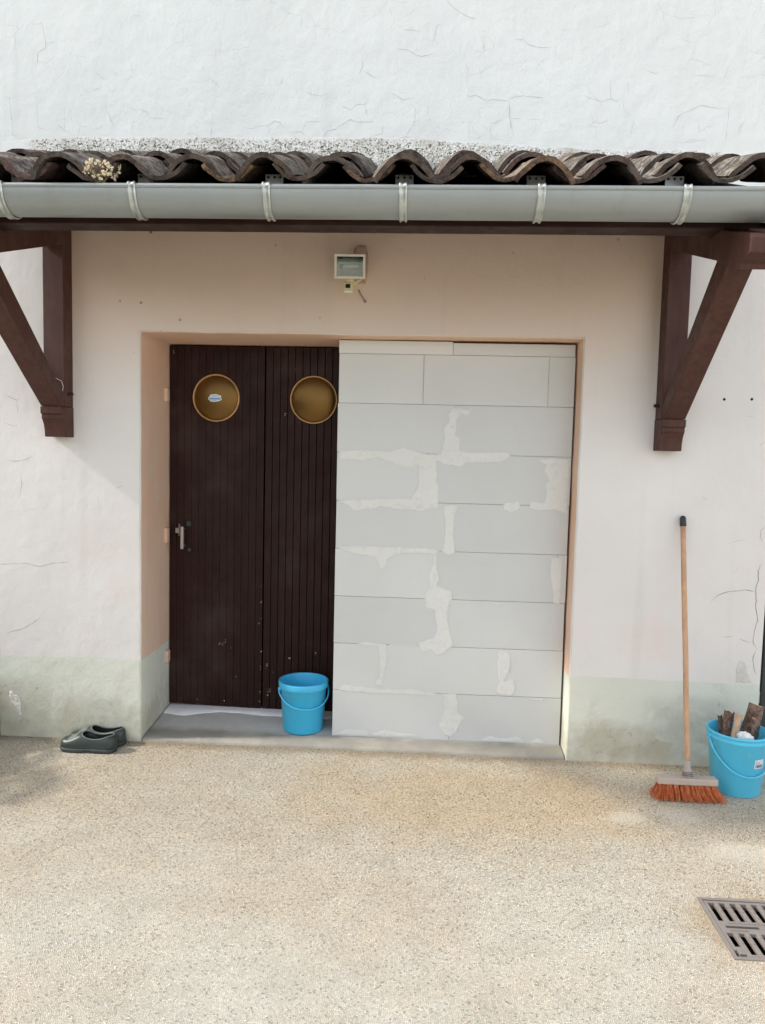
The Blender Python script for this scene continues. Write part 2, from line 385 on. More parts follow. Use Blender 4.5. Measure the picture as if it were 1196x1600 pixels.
WALL_LOW = srgb(225, 220, 215)
WALL_HIGH = srgb(222, 224, 222)
PEACH_CANOPY_SHADE = srgb(221, 197, 178)   # peach paint, warmed and darkened in colour for the canopy shade
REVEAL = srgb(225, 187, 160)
GROUND_TINT = (1.22, 1.23, 1.23, 1)
MT = {
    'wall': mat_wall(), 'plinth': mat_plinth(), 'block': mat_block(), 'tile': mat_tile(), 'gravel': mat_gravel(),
    'roughcast': mat_roughcast(), 'concrete': mat_concrete(), 'zinc': mat_zinc(), 'iron': mat_iron(), 'bark': mat_bark(),
    'smear': mat_smear(),
    'patch': mat_plain('patch_plaster', srgb(200, 199, 186), 0.95, var=0.14, nscale=9, bump=0.6, bscale=40, spec=0.1),
    'flake': mat_plain('flaking_plaster', srgb(216, 208, 200), 0.95, var=0.08, nscale=20, bump=0.8, bscale=50, spec=0.1),
    'bare': mat_plain('bare_plaster', srgb(205, 200, 192), 0.95, var=0.15, nscale=20, bump=0.8, bscale=50, spec=0.1),
    'crack': mat_plain('crack_dirt', srgb(174, 174, 170), 1.0, var=0.2, spec=0.0),
    'crackdark': mat_plain('crack_dirt_dark', srgb(146, 139, 130), 1.0, var=0.25, spec=0.0),
    'threshold': mat_plain('white_threshold', srgb(238, 238, 238), 0.7, var=0.06, nscale=18, bump=0.2),
    'doorwood': mat_wood('dark_door_stain', srgb(46, 22, 18), srgb(33, 16, 13), (3, 3, 0.25), 0.5, 0.0, orand=0.10, grain=30.0, spec=0.18),
    'doorscuff': mat_plain('scuffed_paint', srgb(176, 160, 148), 0.8, var=0.2, nscale=60),
    'beam': mat_wood('brown_beam_stain', srgb(58, 35, 30), srgb(42, 25, 22), (0.3, 2, 2), 0.6, 0.02, grain=20.0, spec=0.25),
    'post': mat_wood('brown_post_stain', srgb(84, 53, 45), srgb(66, 40, 34), (2, 2, 0.3), 0.55, 0.015, grain=20.0, spec=0.3),
    'zincstrap': mat_plain('galvanised_strap', srgb(186, 190, 185), 0.32, 0.6, var=0.25, nscale=25),
    'hole': mat_plain('dark_hole', srgb(34, 30, 28), 0.9),
    'brass': mat_plain('dull_brass', srgb(196, 154, 104), 0.4, 0.4, var=0.12, nscale=9),
    'amber': mat_plain('amber_porthole', srgb(106, 78, 40), 0.32, 0.85, var=0.12, nscale=5),
    'steel': mat_plain('brushed_steel', srgb(176, 170, 166), 0.35, 0.8, var=0.08, nscale=40),
    'white': mat_plain('white_print', srgb(224, 228, 232), 0.5, var=0.04),
    'blueprint': mat_plain('blue_print', srgb(120, 158, 200), 0.5, var=0.1),
    'greyprint': mat_plain('grey_print', srgb(110, 112, 128), 0.5, var=0.1),
    'lamp': mat_plain('cream_lamp_plastic', srgb(238, 232, 216), 0.5, var=0.08, nscale=20),
    'lampplate': mat_plain('tan_plate', srgb(186, 158, 134), 0.8, var=0.15, nscale=15),  # flat tan plate behind the lamp
    'lampyellow': mat_plain('yellowed_plastic', srgb(222, 208, 160), 0.5, var=0.12, nscale=30),
    'reflector': mat_plain('lamp_reflector', srgb(176, 182, 172), 0.25, 0.8, var=0.08, nscale=30),
    'glass': mat_glass('lamp_glass', (0.9, 0.95, 0.92, 1)),
    'quartz': mat_plain('lamp_tube', srgb(228, 230, 224), 0.2, var=0.03),
    'blue': mat_bucket('blue_plastic', srgb(64, 186, 230)),
    'blue_sunlit': mat_bucket('sunlit_blue_plastic', srgb(88, 198, 232)),  # same blue plastic, made lighter for the sunlight on it
    'handlewood': mat_wood('broom_handle_wood', srgb(204, 162, 126), srgb(178, 138, 108), (4, 4, 0.3), 0.55, 0.06, (150, 118, 96), grain=9.0),
    'headwood': mat_plain('broom_head_grey', srgb(184, 168, 154), 0.7, var=0.1, nscale=25),
    'socket': mat_plain('broom_socket_grey', srgb(172, 160, 150), 0.5, var=0.1, nscale=40),
    'cap': mat_plain('black_cap', srgb(38, 40, 42), 0.4, var=0.1),
    'bristle': mat_bristle(),
    'rubber': mat_plain('green_grey_rubber', srgb(52, 59, 56), 0.42, var=0.22, nscale=22, bump=0.1),
    'rubberdust': mat_plain('dusty_rubber', srgb(104, 110, 102), 0.6, var=0.16, nscale=26),
    'sole': mat_plain('rubber_sole', srgb(50, 57, 55), 0.6, var=0.2, nscale=30),
    'insole': mat_plain('dark_insole', srgb(38, 42, 42), 0.8, var=0.2, nscale=30),
    'pit': mat_plain('pit_wall', srgb(20, 18, 16), 0.9, var=0.3),
    'cutwood': mat_plain('split_wood', srgb(206, 170, 140), 0.85, var=0.18, nscale=40, bump=0.4),
    'paper': mat_plain('crumpled_paper', srgb(236, 236, 230), 0.8, var=0.05),
    'straw': mat_leaf('dry_flower', srgb(228, 208, 172), srgb(244, 234, 212)),
    'green': mat_leaf('shrub_leaf', srgb(58, 78, 44), srgb(92, 108, 62)),
    'blocker_green': mat_plain('blocker_slope', srgb(92, 100, 68), 0.95, var=0.35, nscale=0.8, spec=0.1),
    'stem': mat_leaf('plant_stem', srgb(104, 92, 62), srgb(128, 116, 82)),
    'stone': mat_plain('mossy_stone', srgb(150, 146, 122), 0.95, var=0.25, nscale=9, bump=0.9, bscale=30),
    'gate': mat_plain('dark_gate_paint', srgb(46, 54, 54), 0.5, var=0.15, nscale=20),
    'wallwhite': mat_plain('hinge_paint', srgb(222, 187, 162), 0.85, var=0.1, nscale=30),
}
CRACKS = [(0.7,[(-0.546,3.561),(-0.502,3.558),(-0.488,3.563),(-0.478,3.517),(-0.469,3.472),(-0.47,3.445),(-0.508,3.427),(-0.512,3.389),(-0.52,3.348)]),(0.5,[(-0.459,3.472),(-0.417,3.473)]),(0.4,[(-0.518,3.295),(-0.525,3.238),(-0.566,3.219)]),(0.5,[(-0.517,3.188),(-0.514,3.074),(-0.496,3.064),(-0.439,3.057)]),(0.6,[(-0.689,3.219),(-0.658,3.213),(-0.651,3.158),(-0.643,3.035),(-0.611,3.022)]),(0.4,[(-0.709,3.027),(-0.643,3.034)]),(0.8,[(-0.221,3.33),(-0.183,3.299),(-0.161,3.301)]),(0.8,[(-0.292,3.258),(-0.272,3.241),(-0.252,3.237)]),(0.6,[(-0.252,3.237),(-0.203,3.259),(-0.191,3.259)]),(0.6,[(-0.147,3.241),(-0.127,3.216)]),(0.5,[(-0.139,3.241),(-0.115,3.251)]),(0.8,[(-0.126,3.347),(-0.124,3.323),(-0.108,3.316)]),(0.7,[(-0.055,3.34),(-0.019,3.344)]),(0.4,[(-0.044,3.384),(-0.043,3.345)]),(0.8,[(-0.165,3.146),(-0.146,3.108),(-0.127,3.07)]),(0.8,[(-0.14,3.11),(-0.113,3.131)]),(0.4,[(-0.165,3.218),(-0.175,3.173),(-0.165,3.146)]),(0.7,[(-0.321,3.105),(-0.301,3.078),(-0.265,3.076)]),(0.5,[(-0.301,3.076),(-0.314,3.024)]),(0.5,[(-0.245,3.057),(-0.204,3.067),(-0.172,3.097)]),(0.8,[(-0.055,3.164),(-0.019,3.156)]),(0.9,[(-0.002,3.158),(0.038,3.143),(0.042,3.116)]),(0.5,[(0.042,3.116),(0.125,3.113)]),(0.6,[(-0.026,3.109),(-0.042,3.074),(-0.044,3.044)]),(0.4,[(-0.381,3.181),(-0.378,3.097),(-0.381,3.043)]),(0.8,[(0.233,3.043),(0.257,3.048)]),(0.6,[(0.212,3.254),(0.234,3.248)]),(0.4,[(-0.03,3.623),(-0.028,3.593),(0.002,3.594)]),(0.4,[(0.215,3.517),(0.211,3.471),(0.168,3.467)]),(0.8,[(0.257,3.048),(0.297,3.029)]),(0.8,[(0.306,3.113),(0.349,3.09),(0.362,3.101)]),(0.9,[(0.349,3.089),(0.356,3.067),(0.351,3.014)]),(0.7,[(0.595,3.231),(0.626,3.231)]),(0.6,[(0.671,3.26),(0.698,3.284),(0.703,3.315)]),(0.5,[(0.525,3.129),(0.543,3.162)]),(0.4,[(0.487,3.132),(0.525,3.128)]),(0.6,[(0.448,3.098),(0.475,3.098)]),(0.8,[(0.523,3.07),(0.559,3.068),(0.59,3.079),(0.636,3.081),(0.665,3.104),(0.692,3.094),(0.712,3.072)]),(0.7,[(0.636,3.081),(0.646,3.026)]),(0.9,[(0.728,3.05),(0.803,3.053),(0.816,3.03)]),(0.9,[(0.803,3.055),(0.819,3.1),(0.896,3.1)]),(0.6,[(0.808,3.236),(0.871,3.221),(0.929,3.224)]),(1.0,[(0.904,3.025),(0.924,3.055),(0.963,3.066),(1.013,3.095),(1.032,3.11),(1.068,3.098),(1.153,3.1)]),(0.9,[(0.988,3.174),(1.034,3.154),(1.066,3.18),(1.101,3.18),(1.127,3.204)]),(0.8,[(1.101,3.18),(1.12,3.117)]),(0.9,[(1.071,3.316),(1.089,3.355),(1.089,3.388)]),(0.9,[(1.09,3.336),(1.125,3.318),(1.16,3.299)]),(0.7,[(1.196,3.098),(1.19,3.046),(1.155,3.035),(1.147,3.009)]),(0.5,[(0.779,3.615),(0.807,3.616)]),(0.6,[(0.79,3.592),(0.788,3.544)]),(0.4,[(0.304,3.278),(0.347,3.301),(0.399,3.259)]),(0.5,[(0.701,3.011),(0.764,3.017),(0.811,3.012)]),(0.7,[(1.249,3.647),(1.298,3.648)]),(0.9,[(1.481,3.657),(1.512,3.624),(1.558,3.594),(1.597,3.576),(1.624,3.571)]),(0.9,[(1.278,3.525),(1.324,3.519),(1.363,3.516)]),(0.8,[(1.475,3.549),(1.438,3.542),(1.433,3.511),(1.42,3.453)]),(0.9,[(1.25,3.437),(1.304,3.43),(1.351,3.405),(1.374,3.4),(1.434,3.416)]),(0.9,[(1.261,3.354),(1.26,3.332),(1.227,3.31)]),(0.9,[(1.216,3.236),(1.248,3.225),(1.283,3.201),(1.31,3.204),(1.341,3.209)]),(0.8,[(1.332,3.177),(1.346,3.158),(1.345,3.095),(1.318,3.058),(1.31,3.031)]),(0.7,[(1.268,3.02),(1.31,3.031),(1.338,3.017)]),(0.8,[(1.444,3.084),(1.469,3.068)]),(0.8,[(1.797,3.478),(1.85,3.473),(1.877,3.451),(1.919,3.441),(1.98,3.438)]),(0.5,[(2.029,3.519),(2.063,3.518)]),(0.6,[(1.581,3.375),(1.591,3.335),(1.59,3.269)]),(0.5,[(1.594,3.315),(1.643,3.322),(1.718,3.368)]),(0.9,[(1.587,3.228),(1.605,3.214),(1.635,3.225),(1.655,3.21),(1.686,3.195),(1.716,3.202),(1.792,3.197)]),(1.0,[(1.788,3.198),(1.818,3.217),(1.86,3.219),(1.921,3.213),(1.966,3.208)]),(1.0,[(1.791,3.197),(1.798,3.129),(1.808,3.077),(1.823,3.032)]),(0.9,[(1.705,3.093),(1.727,3.095),(1.773,3.114)]),(0.7,[(1.711,3.092),(1.708,3.051),(1.722,3.021)]),(0.6,[(1.642,3.017),(1.691,3.047)]),(0.6,[(1.604,3.114),(1.609,3.025)]),(0.7,[(1.803,3.115),(1.856,3.115)]),(0.6,[(1.879,3.107),(1.909,3.112),(1.951,3.11)]),(0.6,[(1.924,3.092),(1.916,3.047)]),(0.5,[(2.024,3.096),(2.062,3.081)]),(0.5,[(1.821,3.654),(1.833,3.625),(1.808,3.596)]),(0.4,[(2.031,3.653),(2.03,3.624)]),(0.5,[(1.707,3.025),(1.799,3.01)]),(0.6,[(2.191,3.531),(2.226,3.538),(2.253,3.549)]),(0.8,[(2.143,3.221),(2.178,3.206),(2.231,3.193),(2.271,3.206),(2.31,3.191)]),(0.7,[(2.265,3.286),(2.271,3.209)]),(0.6,[(2.418,3.339),(2.449,3.326),(2.49,3.315)]),(0.5,[(2.35,3.282),(2.351,3.217)]),(0.5,[(2.328,3.202),(2.336,3.151),(2.369,3.129)]),(0.6,[(2.399,3.128),(2.384,3.118),(2.379,3.078),(2.366,3.026)]),(0.9,[(2.562,3.071),(2.593,3.129),(2.636,3.151),(2.694,3.177),(2.739,3.166),(2.791,3.162)]),(0.7,[(2.683,3.104),(2.69,3.049)]),(0.7,[(2.69,3.056),(2.722,3.078),(2.759,3.082)]),(0.6,[(2.83,3.372),(2.806,3.347),(2.79,3.289)]),(0.5,[(2.642,3.311),(2.761,3.309)]),(0.5,[(2.643,3.304),(2.63,3.246)]),(0.6,[(2.832,3.216),(2.858,3.224)]),(0.6,[(2.823,3.18),(2.82,3.115),(2.815,3.012)]),(0.7,[(2.905,3.115),(2.874,3.075),(2.872,3.042)]),(0.7,[(2.197,3.022),(2.215,3.038)]),(0.6,[(2.569,3.008),(2.659,3.008),(2.703,3.02),(2.726,3.005)]),(0.4,[(2.908,3.42),(2.96,3.419)]),(0.4,[(2.606,3.498),(2.614,3.491),(2.617,3.434)]),(0.9,[(-0.707,1.761),(-0.643,1.732),(-0.625,1.746)]),(0.7,[(-0.643,1.732),(-0.638,1.667)]),(0.9,[(-0.715,1.62),(-0.662,1.6),(-0.641,1.608)]),(1.0,[(-0.7,1.423),(-0.641,1.422),(-0.594,1.434),(-0.564,1.45)]),(0.6,[(-0.628,1.359),(-0.622,1.296),(-0.638,1.232)]),(0.9,[(-0.745,0.886),(-0.673,0.891),(-0.613,0.896),(-0.53,0.881),(-0.459,0.901),(-0.37,0.91)]),(1.0,[(-0.715,0.527),(-0.642,0.546),(-0.6,0.565),(-0.534,0.611)]),(0.8,[(-0.27,1.697),(-0.255,1.675)]),(1.4,[(-0.127,1.297),(-0.088,1.313)]),(1.2,[(-0.15,1.285),(-0.145,1.271)]),(1.6,[(2.867,0.814),(2.904,0.848),(2.947,0.866),(3.004,0.873),(3.028,0.88),(3.081,0.871)]),(1.8,[(3.098,1.013),(3.089,0.973),(3.094,0.934),(3.082,0.884),(3.089,0.824),(3.086,0.794),(3.102,0.734),(3.091,0.684),(3.085,0.623),(3.104,0.586)]),(1.6,[(3.104,0.586),(3.09,0.543),(3.097,0.493),(3.112,0.455)]),(1.2,[(3.018,0.634),(3.053,0.62),(3.082,0.618)]),(0.8,[(3.104,0.586),(3.127,0.593)]),(1.2,[(3.109,1.201),(3.09,1.171),(3.089,1.141),(3.103,1.117)]),(0.7,[(2.938,1.105),(2.98,1.12),(3.023,1.126)]),(0.8,[(2.931,0.64),(2.965,0.639),(2.993,0.648)]),(0.7,[(2.98,0.96),(2.988,0.99)]),(1.2,[(2.798,1.335),(2.83,1.311)]),(1.0,[(3.055,1.582),(3.083,1.61)]),(0.6,[(2.982,1.728),(3.028,1.726)]),(0.8,[(2.397,2.479),(2.413,2.449)]),(1.2,[(2.342,2.545),(2.352,2.527)])]
SMEARS = [[(0.993,1.518),(1.091,1.525),(1.261,1.521),(1.328,1.543),(1.382,1.53),(1.444,1.509),(1.516,1.515),(1.535,1.594),(1.524,1.639),(1.553,1.678),(1.546,1.714),(1.567,1.748),(1.675,1.745),(1.654,1.706),(1.618,1.713),(1.6,1.691),(1.599,1.649),(1.595,1.609),(1.617,1.601),(1.62,1.533),(1.672,1.525),(1.864,1.531),(1.883,1.508),(1.836,1.474),(1.65,1.466),(1.627,1.441),(1.53,1.458),(1.503,1.472),(1.508,1.375),(1.518,1.351),(1.518,1.23),(1.428,1.209),(1.207,1.227),(1.189,1.217),(1.073,1.203),(1.048,1.229),(0.998,1.252),(0.998,1.262),(1.206,1.276),(1.371,1.281),(1.406,1.349),(1.403,1.44),(1.324,1.429),(1.275,1.455),(1.202,1.477),(1.116,1.463),(0.994,1.466)],[(2.008,1.497),(2.086,1.504),(2.189,1.503),(2.187,1.441),(2.184,1.236),(2.175,1.211),(2.114,1.236),(2.031,1.229),(1.976,1.242),(1.993,1.279),(2.053,1.278),(2.065,1.329),(2.055,1.365),(2.072,1.39),(2.047,1.437),(2.052,1.462)],[(1.849,1.269),(1.933,1.28),(1.941,1.241),(1.899,1.218),(1.851,1.227)],[(1.536,1.252),(1.621,1.251),(1.604,1.195),(1.601,1.11),(1.611,0.995),(1.574,0.984),(1.537,1.005),(1.548,1.054),(1.552,1.133)],[(0.988,1.01),(1.064,1.029),(1.298,1.024),(1.506,1.022),(1.533,1.009),(1.507,0.985),(1.434,0.991),(1.311,0.983),(1.263,0.953),(1.252,0.909),(1.221,0.898),(1.208,0.932),(1.189,0.963),(1.09,0.976),(1.04,0.989)],[(1.501,0.997),(1.519,0.991),(1.518,0.917),(1.537,0.869),(1.524,0.825),(1.598,0.802),(1.606,0.759),(1.586,0.721),(1.585,0.646),(1.605,0.572),(1.619,0.516),(1.559,0.457),(1.523,0.45),(1.497,0.48),(1.448,0.466),(1.428,0.522),(1.507,0.55),(1.525,0.582),(1.509,0.694),(1.46,0.711),(1.452,0.766),(1.475,0.811),(1.476,0.867),(1.49,0.941)],[(2.101,0.991),(2.166,0.997),(2.163,0.877),(2.164,0.754),(2.123,0.746),(2.113,0.838),(2.098,0.911)],[(1.218,0.497),(1.268,0.503),(1.276,0.421),(1.256,0.332),(1.254,0.281),(1.217,0.273),(1.207,0.298),(1.228,0.343)],[(1.847,0.493),(1.902,0.498),(1.922,0.446),(1.912,0.383),(1.889,0.332),(1.944,0.347),(1.952,0.297),(1.935,0.252),(1.874,0.253),(1.836,0.273),(1.859,0.318),(1.844,0.393)],[(0.997,0.258),(1.042,0.285),(1.23,0.267),(1.416,0.275),(1.541,0.254),(1.517,0.234),(1.355,0.237),(1.23,0.235),(1.043,0.24)],[(1.566,0.253),(1.64,0.258),(1.656,0.208),(1.649,0.157),(1.693,0.127),(1.669,0.094),(1.646,0.042),(1.616,0.015),(1.585,0.027),(1.546,0.076),(1.563,0.128),(1.574,0.192)],[(0.999,0.014),(1.059,0.045),(1.172,0.041),(1.188,0.016),(1.179,0.003),(0.999,-0.002)],[(1.195,0.023),(1.26,0.045),(1.36,0.036),(1.448,0.027),(1.455,0.008),(1.196,0.002)],[(1.771,0.016),(1.82,0.037),(1.906,0.028),(1.955,0.043),(2.003,0.02),(2.0,0.001),(1.784,-0.0)],[(2.036,0.021),(2.078,0.039),(2.118,0.012),(2.11,-0.001),(2.043,-0.001)],[(1.075,0.508),(1.162,0.52),(1.224,0.508),(1.435,0.509),(1.423,0.496),(1.162,0.49)],[(1.813,0.751),(1.856,0.753),(1.85,0.733),(1.832,0.727)],[(1.911,0.751),(1.935,0.752),(1.927,0.723)],[(2.021,0.251),(2.106,0.25),(2.083,0.234),(2.034,0.237)]]
PATCHES = [[(2.614,0.153),(2.617,0.22),(2.646,0.27),(2.709,0.289),(2.787,0.286),(2.899,0.258),(2.963,0.234),(2.998,0.17),(2.971,0.087),(2.719,0.092),(2.639,0.105)],[(-0.704,0.215),(-0.69,0.224),(-0.677,0.202),(-0.663,0.2),(-0.649,0.186),(-0.638,0.152),(-0.643,0.114),(-0.637,0.094),(-0.651,0.08),(-0.668,0.077),(-0.654,0.1),(-0.671,0.13),(-0.695,0.16),(-0.708,0.187)],[(3.023,0.53),(3.055,0.515),(3.082,0.435),(3.093,0.41),(3.009,0.413),(3.011,0.481)]]

# ------------------------------------------------------------------ mesh helpers
class MB:
    """collects faces in world coordinates; build() links them as one mesh object"""
    def __init__(s):
        s.v = []; s.f = []; s.sm = []; s.mi = []
    def face(s, pts, smooth=False, mi=0):
        i = len(s.v)
        s.v += [tuple(p) for p in pts]
        s.f.append(tuple(range(i, i + len(pts)))); s.sm.append(smooth); s.mi.append(mi)
    def grid(s, rows, smooth=True, closed=False, mi=0, flip=False):
        i = len(s.v); n = len(rows[0])
        for r in rows: s.v += [tuple(p) for p in r]
        for a in range(len(rows) - 1):
            for b in range(n if closed else n - 1):
                b2 = (b + 1) % n
                q = (i + a * n + b, i + a * n + b2, i + (a + 1) * n + b2, i + (a + 1) * n + b)
                s.f.append(q[::-1] if flip else q); s.sm.append(smooth); s.mi.append(mi)
    def box(s, x0, x1, y0, y1, z0, z1):
        c = [(x, y, z) for z in (z0, z1) for y in (y0, y1) for x in (x0, x1)]
        i = len(s.v); s.v += c
        for q in ((0, 2, 3, 1), (4, 5, 7, 6), (0, 1, 5, 4), (2, 6, 7, 3), (0, 4, 6, 2), (1, 3, 7, 5)):
            s.f.append(tuple(i + k for k in q)); s.sm.append(False); s.mi.append(0)
    def prism(s, poly, x0, x1, smooth=False):
        """outline in (y, z), extruded along x"""
        n = len(poly)
        s.face([(x0, y, z) for y, z in poly][::-1]); s.face([(x1, y, z) for y, z in poly])
        for k in range(n):
            a, b = poly[k], poly[(k + 1) % n]
            s.face([(x0, a[0], a[1]), (x0, b[0], b[1]), (x1, b[0], b[1]), (x1, a[0], a[1])][::-1], smooth)
    def tube(s, pts, rad, seg=8, cap=True):
        pts = [Vector(p) for p in pts]
        rads = rad if hasattr(rad, '__len__') else [rad] * len(pts)
        rows = []; ref = None
        for k, p in enumerate(pts):
            t = (pts[min(k + 1, len(pts) - 1)] - pts[max(k - 1, 0)]).normalized()
            if ref is None:
                ref = t.cross(Vector((0, 0, 1)))
                if ref.length < 0.1: ref = t.cross(Vector((1, 0, 0)))
            ref = (ref - t * ref.dot(t)).normalized()
            bi = t.cross(ref)
            rows.append([p + (ref * math.cos(a) + bi * math.sin(a)) * rads[k] for a in [2 * math.pi * j / seg for j in range(seg)]])
        s.grid(rows, True, True)
        if cap:
            s.face(rows[0][::-1]); s.face(rows[-1])
    def lathe(s, prof, c, axis='z', seg=40):
        rows = []
        for r, h in prof:
            row = []
            for j in range(seg):
                a = 2 * math.pi * j / seg
                if axis == 'z': row.append((c[0] + r * math.cos(a), c[1] + r * math.sin(a), c[2] + h))
                else: row.append((c[0] + r * math.cos(a), c[1] + h, c[2] + r * math.sin(a)))
            rows.append(row)
        s.grid(rows, True, True, flip=(axis != 'z'))
    def build(s, name, mat, parent=None, bevel=0.0, weld=True, recalc=True, segs=2, bang=0.6):
        me = bpy.data.meshes.new(name)
        o = Vector((0, 0, 0)); q = parent
        while q is not None: o = o + q.location; q = q.parent
        me.from_pydata([(x - o[0], y - o[1], z - o[2]) for x, y, z in s.v], [], s.f)
        mats = mat if isinstance(mat, (list, tuple)) else [mat]
        for m in mats: me.materials.append(MT[m] if isinstance(m, str) else m)
        me.polygons.foreach_set('use_smooth', s.sm)
        me.polygons.foreach_set('material_index', s.mi)
        if weld or recalc or bevel:
            bm = bmesh.new(); bm.from_mesh(me)
            if weld: bmesh.ops.remove_doubles(bm, verts=bm.verts, dist=0.00005)
            if recalc: bmesh.ops.recalc_face_normals(bm, faces=bm.faces)
            if bevel:
                ed = [e for e in bm.edges if len(e.link_faces) == 2 and e.calc_face_angle(0) > bang]
                r = bmesh.ops.bevel(bm, geom=ed, offset=bevel, segments=segs, profile=0.5, affect='EDGES', clamp_overlap=True)
            bm.to_mesh(me); bm.free()
        me.update()
        ob = bpy.data.objects.new(name, me)
        COL.objects.link(ob)
        if parent: ob.parent = parent
        return ob

def tag(o, label=None, cat=None, group=None, kind=None):
    if label: o['label'] = label
    if cat: o['category'] = cat
    if group: o['group'] = group
    if kind: o['kind'] = kind
    return o

def thing(name, loc, label, cat, group=None):
    o = bpy.data.objects.new(name, None)
    o.empty_display_size = 0.05
    COL.objects.link(o)
    o.location = loc
    bpy.context.view_layer.update()
    return tag(o, label, cat, group)

def nz(x, y=0.0, z=0.0):
    return mnoise.noise(Vector((x, y, z)))

def ragged(poly, step=0.012, amp=0.0035, seed=0.0):
    """subdivide an outline and roughen it"""
    out = []
    n = len(poly)
    for k in range(n):
        a, b = Vector(poly[k]), Vector(poly[(k + 1) % n])
        m = max(1, int((b - a).length / step))
        for j in range(m):
            p = a.lerp(b, j / m)
            out.append((p.x + amp * nz(p.x * 70, p.y * 70, seed), p.y + amp * nz(p.x * 70, p.y * 70, seed + 9.3)))
    return out

def scab(name, poly, y, th, mat, parent, seed=0.0, step=0.012, amp=0.0035, cell=0.0035, feather=0.010):
    """thin irregular skin of plaster on a vertical face, thickest inside and thinning out to its edge"""
    p = np.array(ragged(poly, step, amp, seed))
    q = np.roll(p, -1, axis=0)
    x0, z0 = p.min(0); x1, z1 = p.max(0)
    nx_, nz_ = int((x1 - x0) / cell) + 2, int((z1 - z0) / cell) + 2
    X, Z = np.meshgrid(x0 + np.arange(nx_) * cell, z0 + np.arange(nz_) * cell, indexing='ij')
    P = np.stack([X.ravel(), Z.ravel()], 1)
    ins = np.zeros(len(P), bool); dist = np.full(len(P), 9.0)
    for a, b in zip(p, q):
        d = b - a
        L2 = max(float(d @ d), 1e-12)
        t = np.clip(((P - a) @ d) / L2, 0, 1)
        dist = np.minimum(dist, np.hypot(*(P - a - t[:, None] * d).T))
        cr = (a[1] > P[:, 1]) != (b[1] > P[:, 1])
        with np.errstate(divide='ignore', invalid='ignore'):
            xi = a[0] + (P[:, 1] - a[1]) / (b[1] - a[1]) * d[0] if b[1] != a[1] else np.full(len(P), 1e9)
        ins ^= cr & (P[:, 0] < xi)
    rim = np.clip(dist / feather, 0, 1)
    sm = rim * rim * (3 - 2 * rim)
    idx = np.arange(nx_ * nz_).reshape(nx_, nz_)
    I = ins.reshape(nx_, nz_)
    ok = I[:-1, :-1] & I[1:, :-1] & I[1:, 1:] & I[:-1, 1:]
    cells = np.stack([idx[:-1, :-1][ok], idx[1:, :-1][ok], idx[1:, 1:][ok], idx[:-1, 1:][ok]], 1)
    used = np.unique(cells)
    remap = np.zeros(nx_ * nz_, int); remap[used] = np.arange(len(used))
    m = MB()
    for k in used:
        h = th * sm[k] * (0.8 + 0.5 * nz(P[k, 0] * 45, P[k, 1] * 45, seed)) + 0.0002
        m.v.append((float(P[k, 0]), float(y - h), float(P[k, 1])))
    m.f = [tuple(int(v) for v in c) for c in remap[cells]]
    m.sm = [True] * len(m.f); m.mi = [0] * len(m.f)
    ob = m.build(name, mat, parent, weld=False, recalc=False)
    at = ob.data.attributes.new('rim', 'FLOAT', 'POINT')      # 0 where the skin thins out to nothing, 1 inside
    at.data.foreach_set('value', [float(v) for v in rim[used]])
    return ob

# ------------------------------------------------------------------ dimensions (metres; wall face is y = 0)
OW, OH = 2.1946, 2.0855          # opening width and height
XL, XR, ZT = -4.0, 3.132, 6.5    # house wall extent
BLOCKER_RISE = 1.0
GZ = -0.025                      # ground level
ZP = 0.405                       # top of painted plinth

# ------------------------------------------------------------------ ground
def build_ground():
    gx0, gx1, gy0, gy1 = 2.435, 2.765, -1.500, -1.172
    xs = [-60, gx0, gx1, 60]; ys = [-60, gy0, gy1, 60]
    m = MB()
    for a in range(3):
        for b in range(3):
            if a == 1 and b == 1: continue
            m.face([(xs[a], ys[b], GZ), (xs[a + 1], ys[b], GZ), (xs[a + 1], ys[b + 1], GZ), (xs[a], ys[b + 1], GZ)])
    o = m.build('ground', 'gravel')
    tag(o, 'beige exposed aggregate yard in front of the house', 'ground', kind='structure')
build_ground()

# ------------------------------------------------------------------ unseen bank added left of the yard to block low sky light
def build_sky_blocker():
    m = MB()
    rows = []
    for (x, h) in ((-3.6, -0.05), (-4.2, 0.35), (-5.0, 1.3), (-6.0, 2.5), (-7.2, 3.5), (-9.0, 4.1), (-13.0, 4.6), (-24.0, 5.0)):
        row = []
        for k in range(40):
            y = -26 + 32 * k / 39
            n = nz(x * 0.5, y * 0.5, 4.4) + 0.4 * nz(x * 2, y * 2, 1.0)
            row.append((x + 0.3 * nz(y * 0.4, 2.2), y, GZ - 0.02 + h * BLOCKER_RISE * (1 + 0.15 * n)))
        rows.append(row)
    m.grid(rows, True)
    tag(m.build('sky_blocker', 'blocker_green'), 'unseen bank added left of the yard to block sky light', 'bank', kind='structure')
build_sky_blocker()

# ------------------------------------------------------------------ house wall with the recessed opening
house = thing('house', (1.1, 0.3, GZ), 'white rendered house wall with hairline cracks and pale green painted foot', 'house')

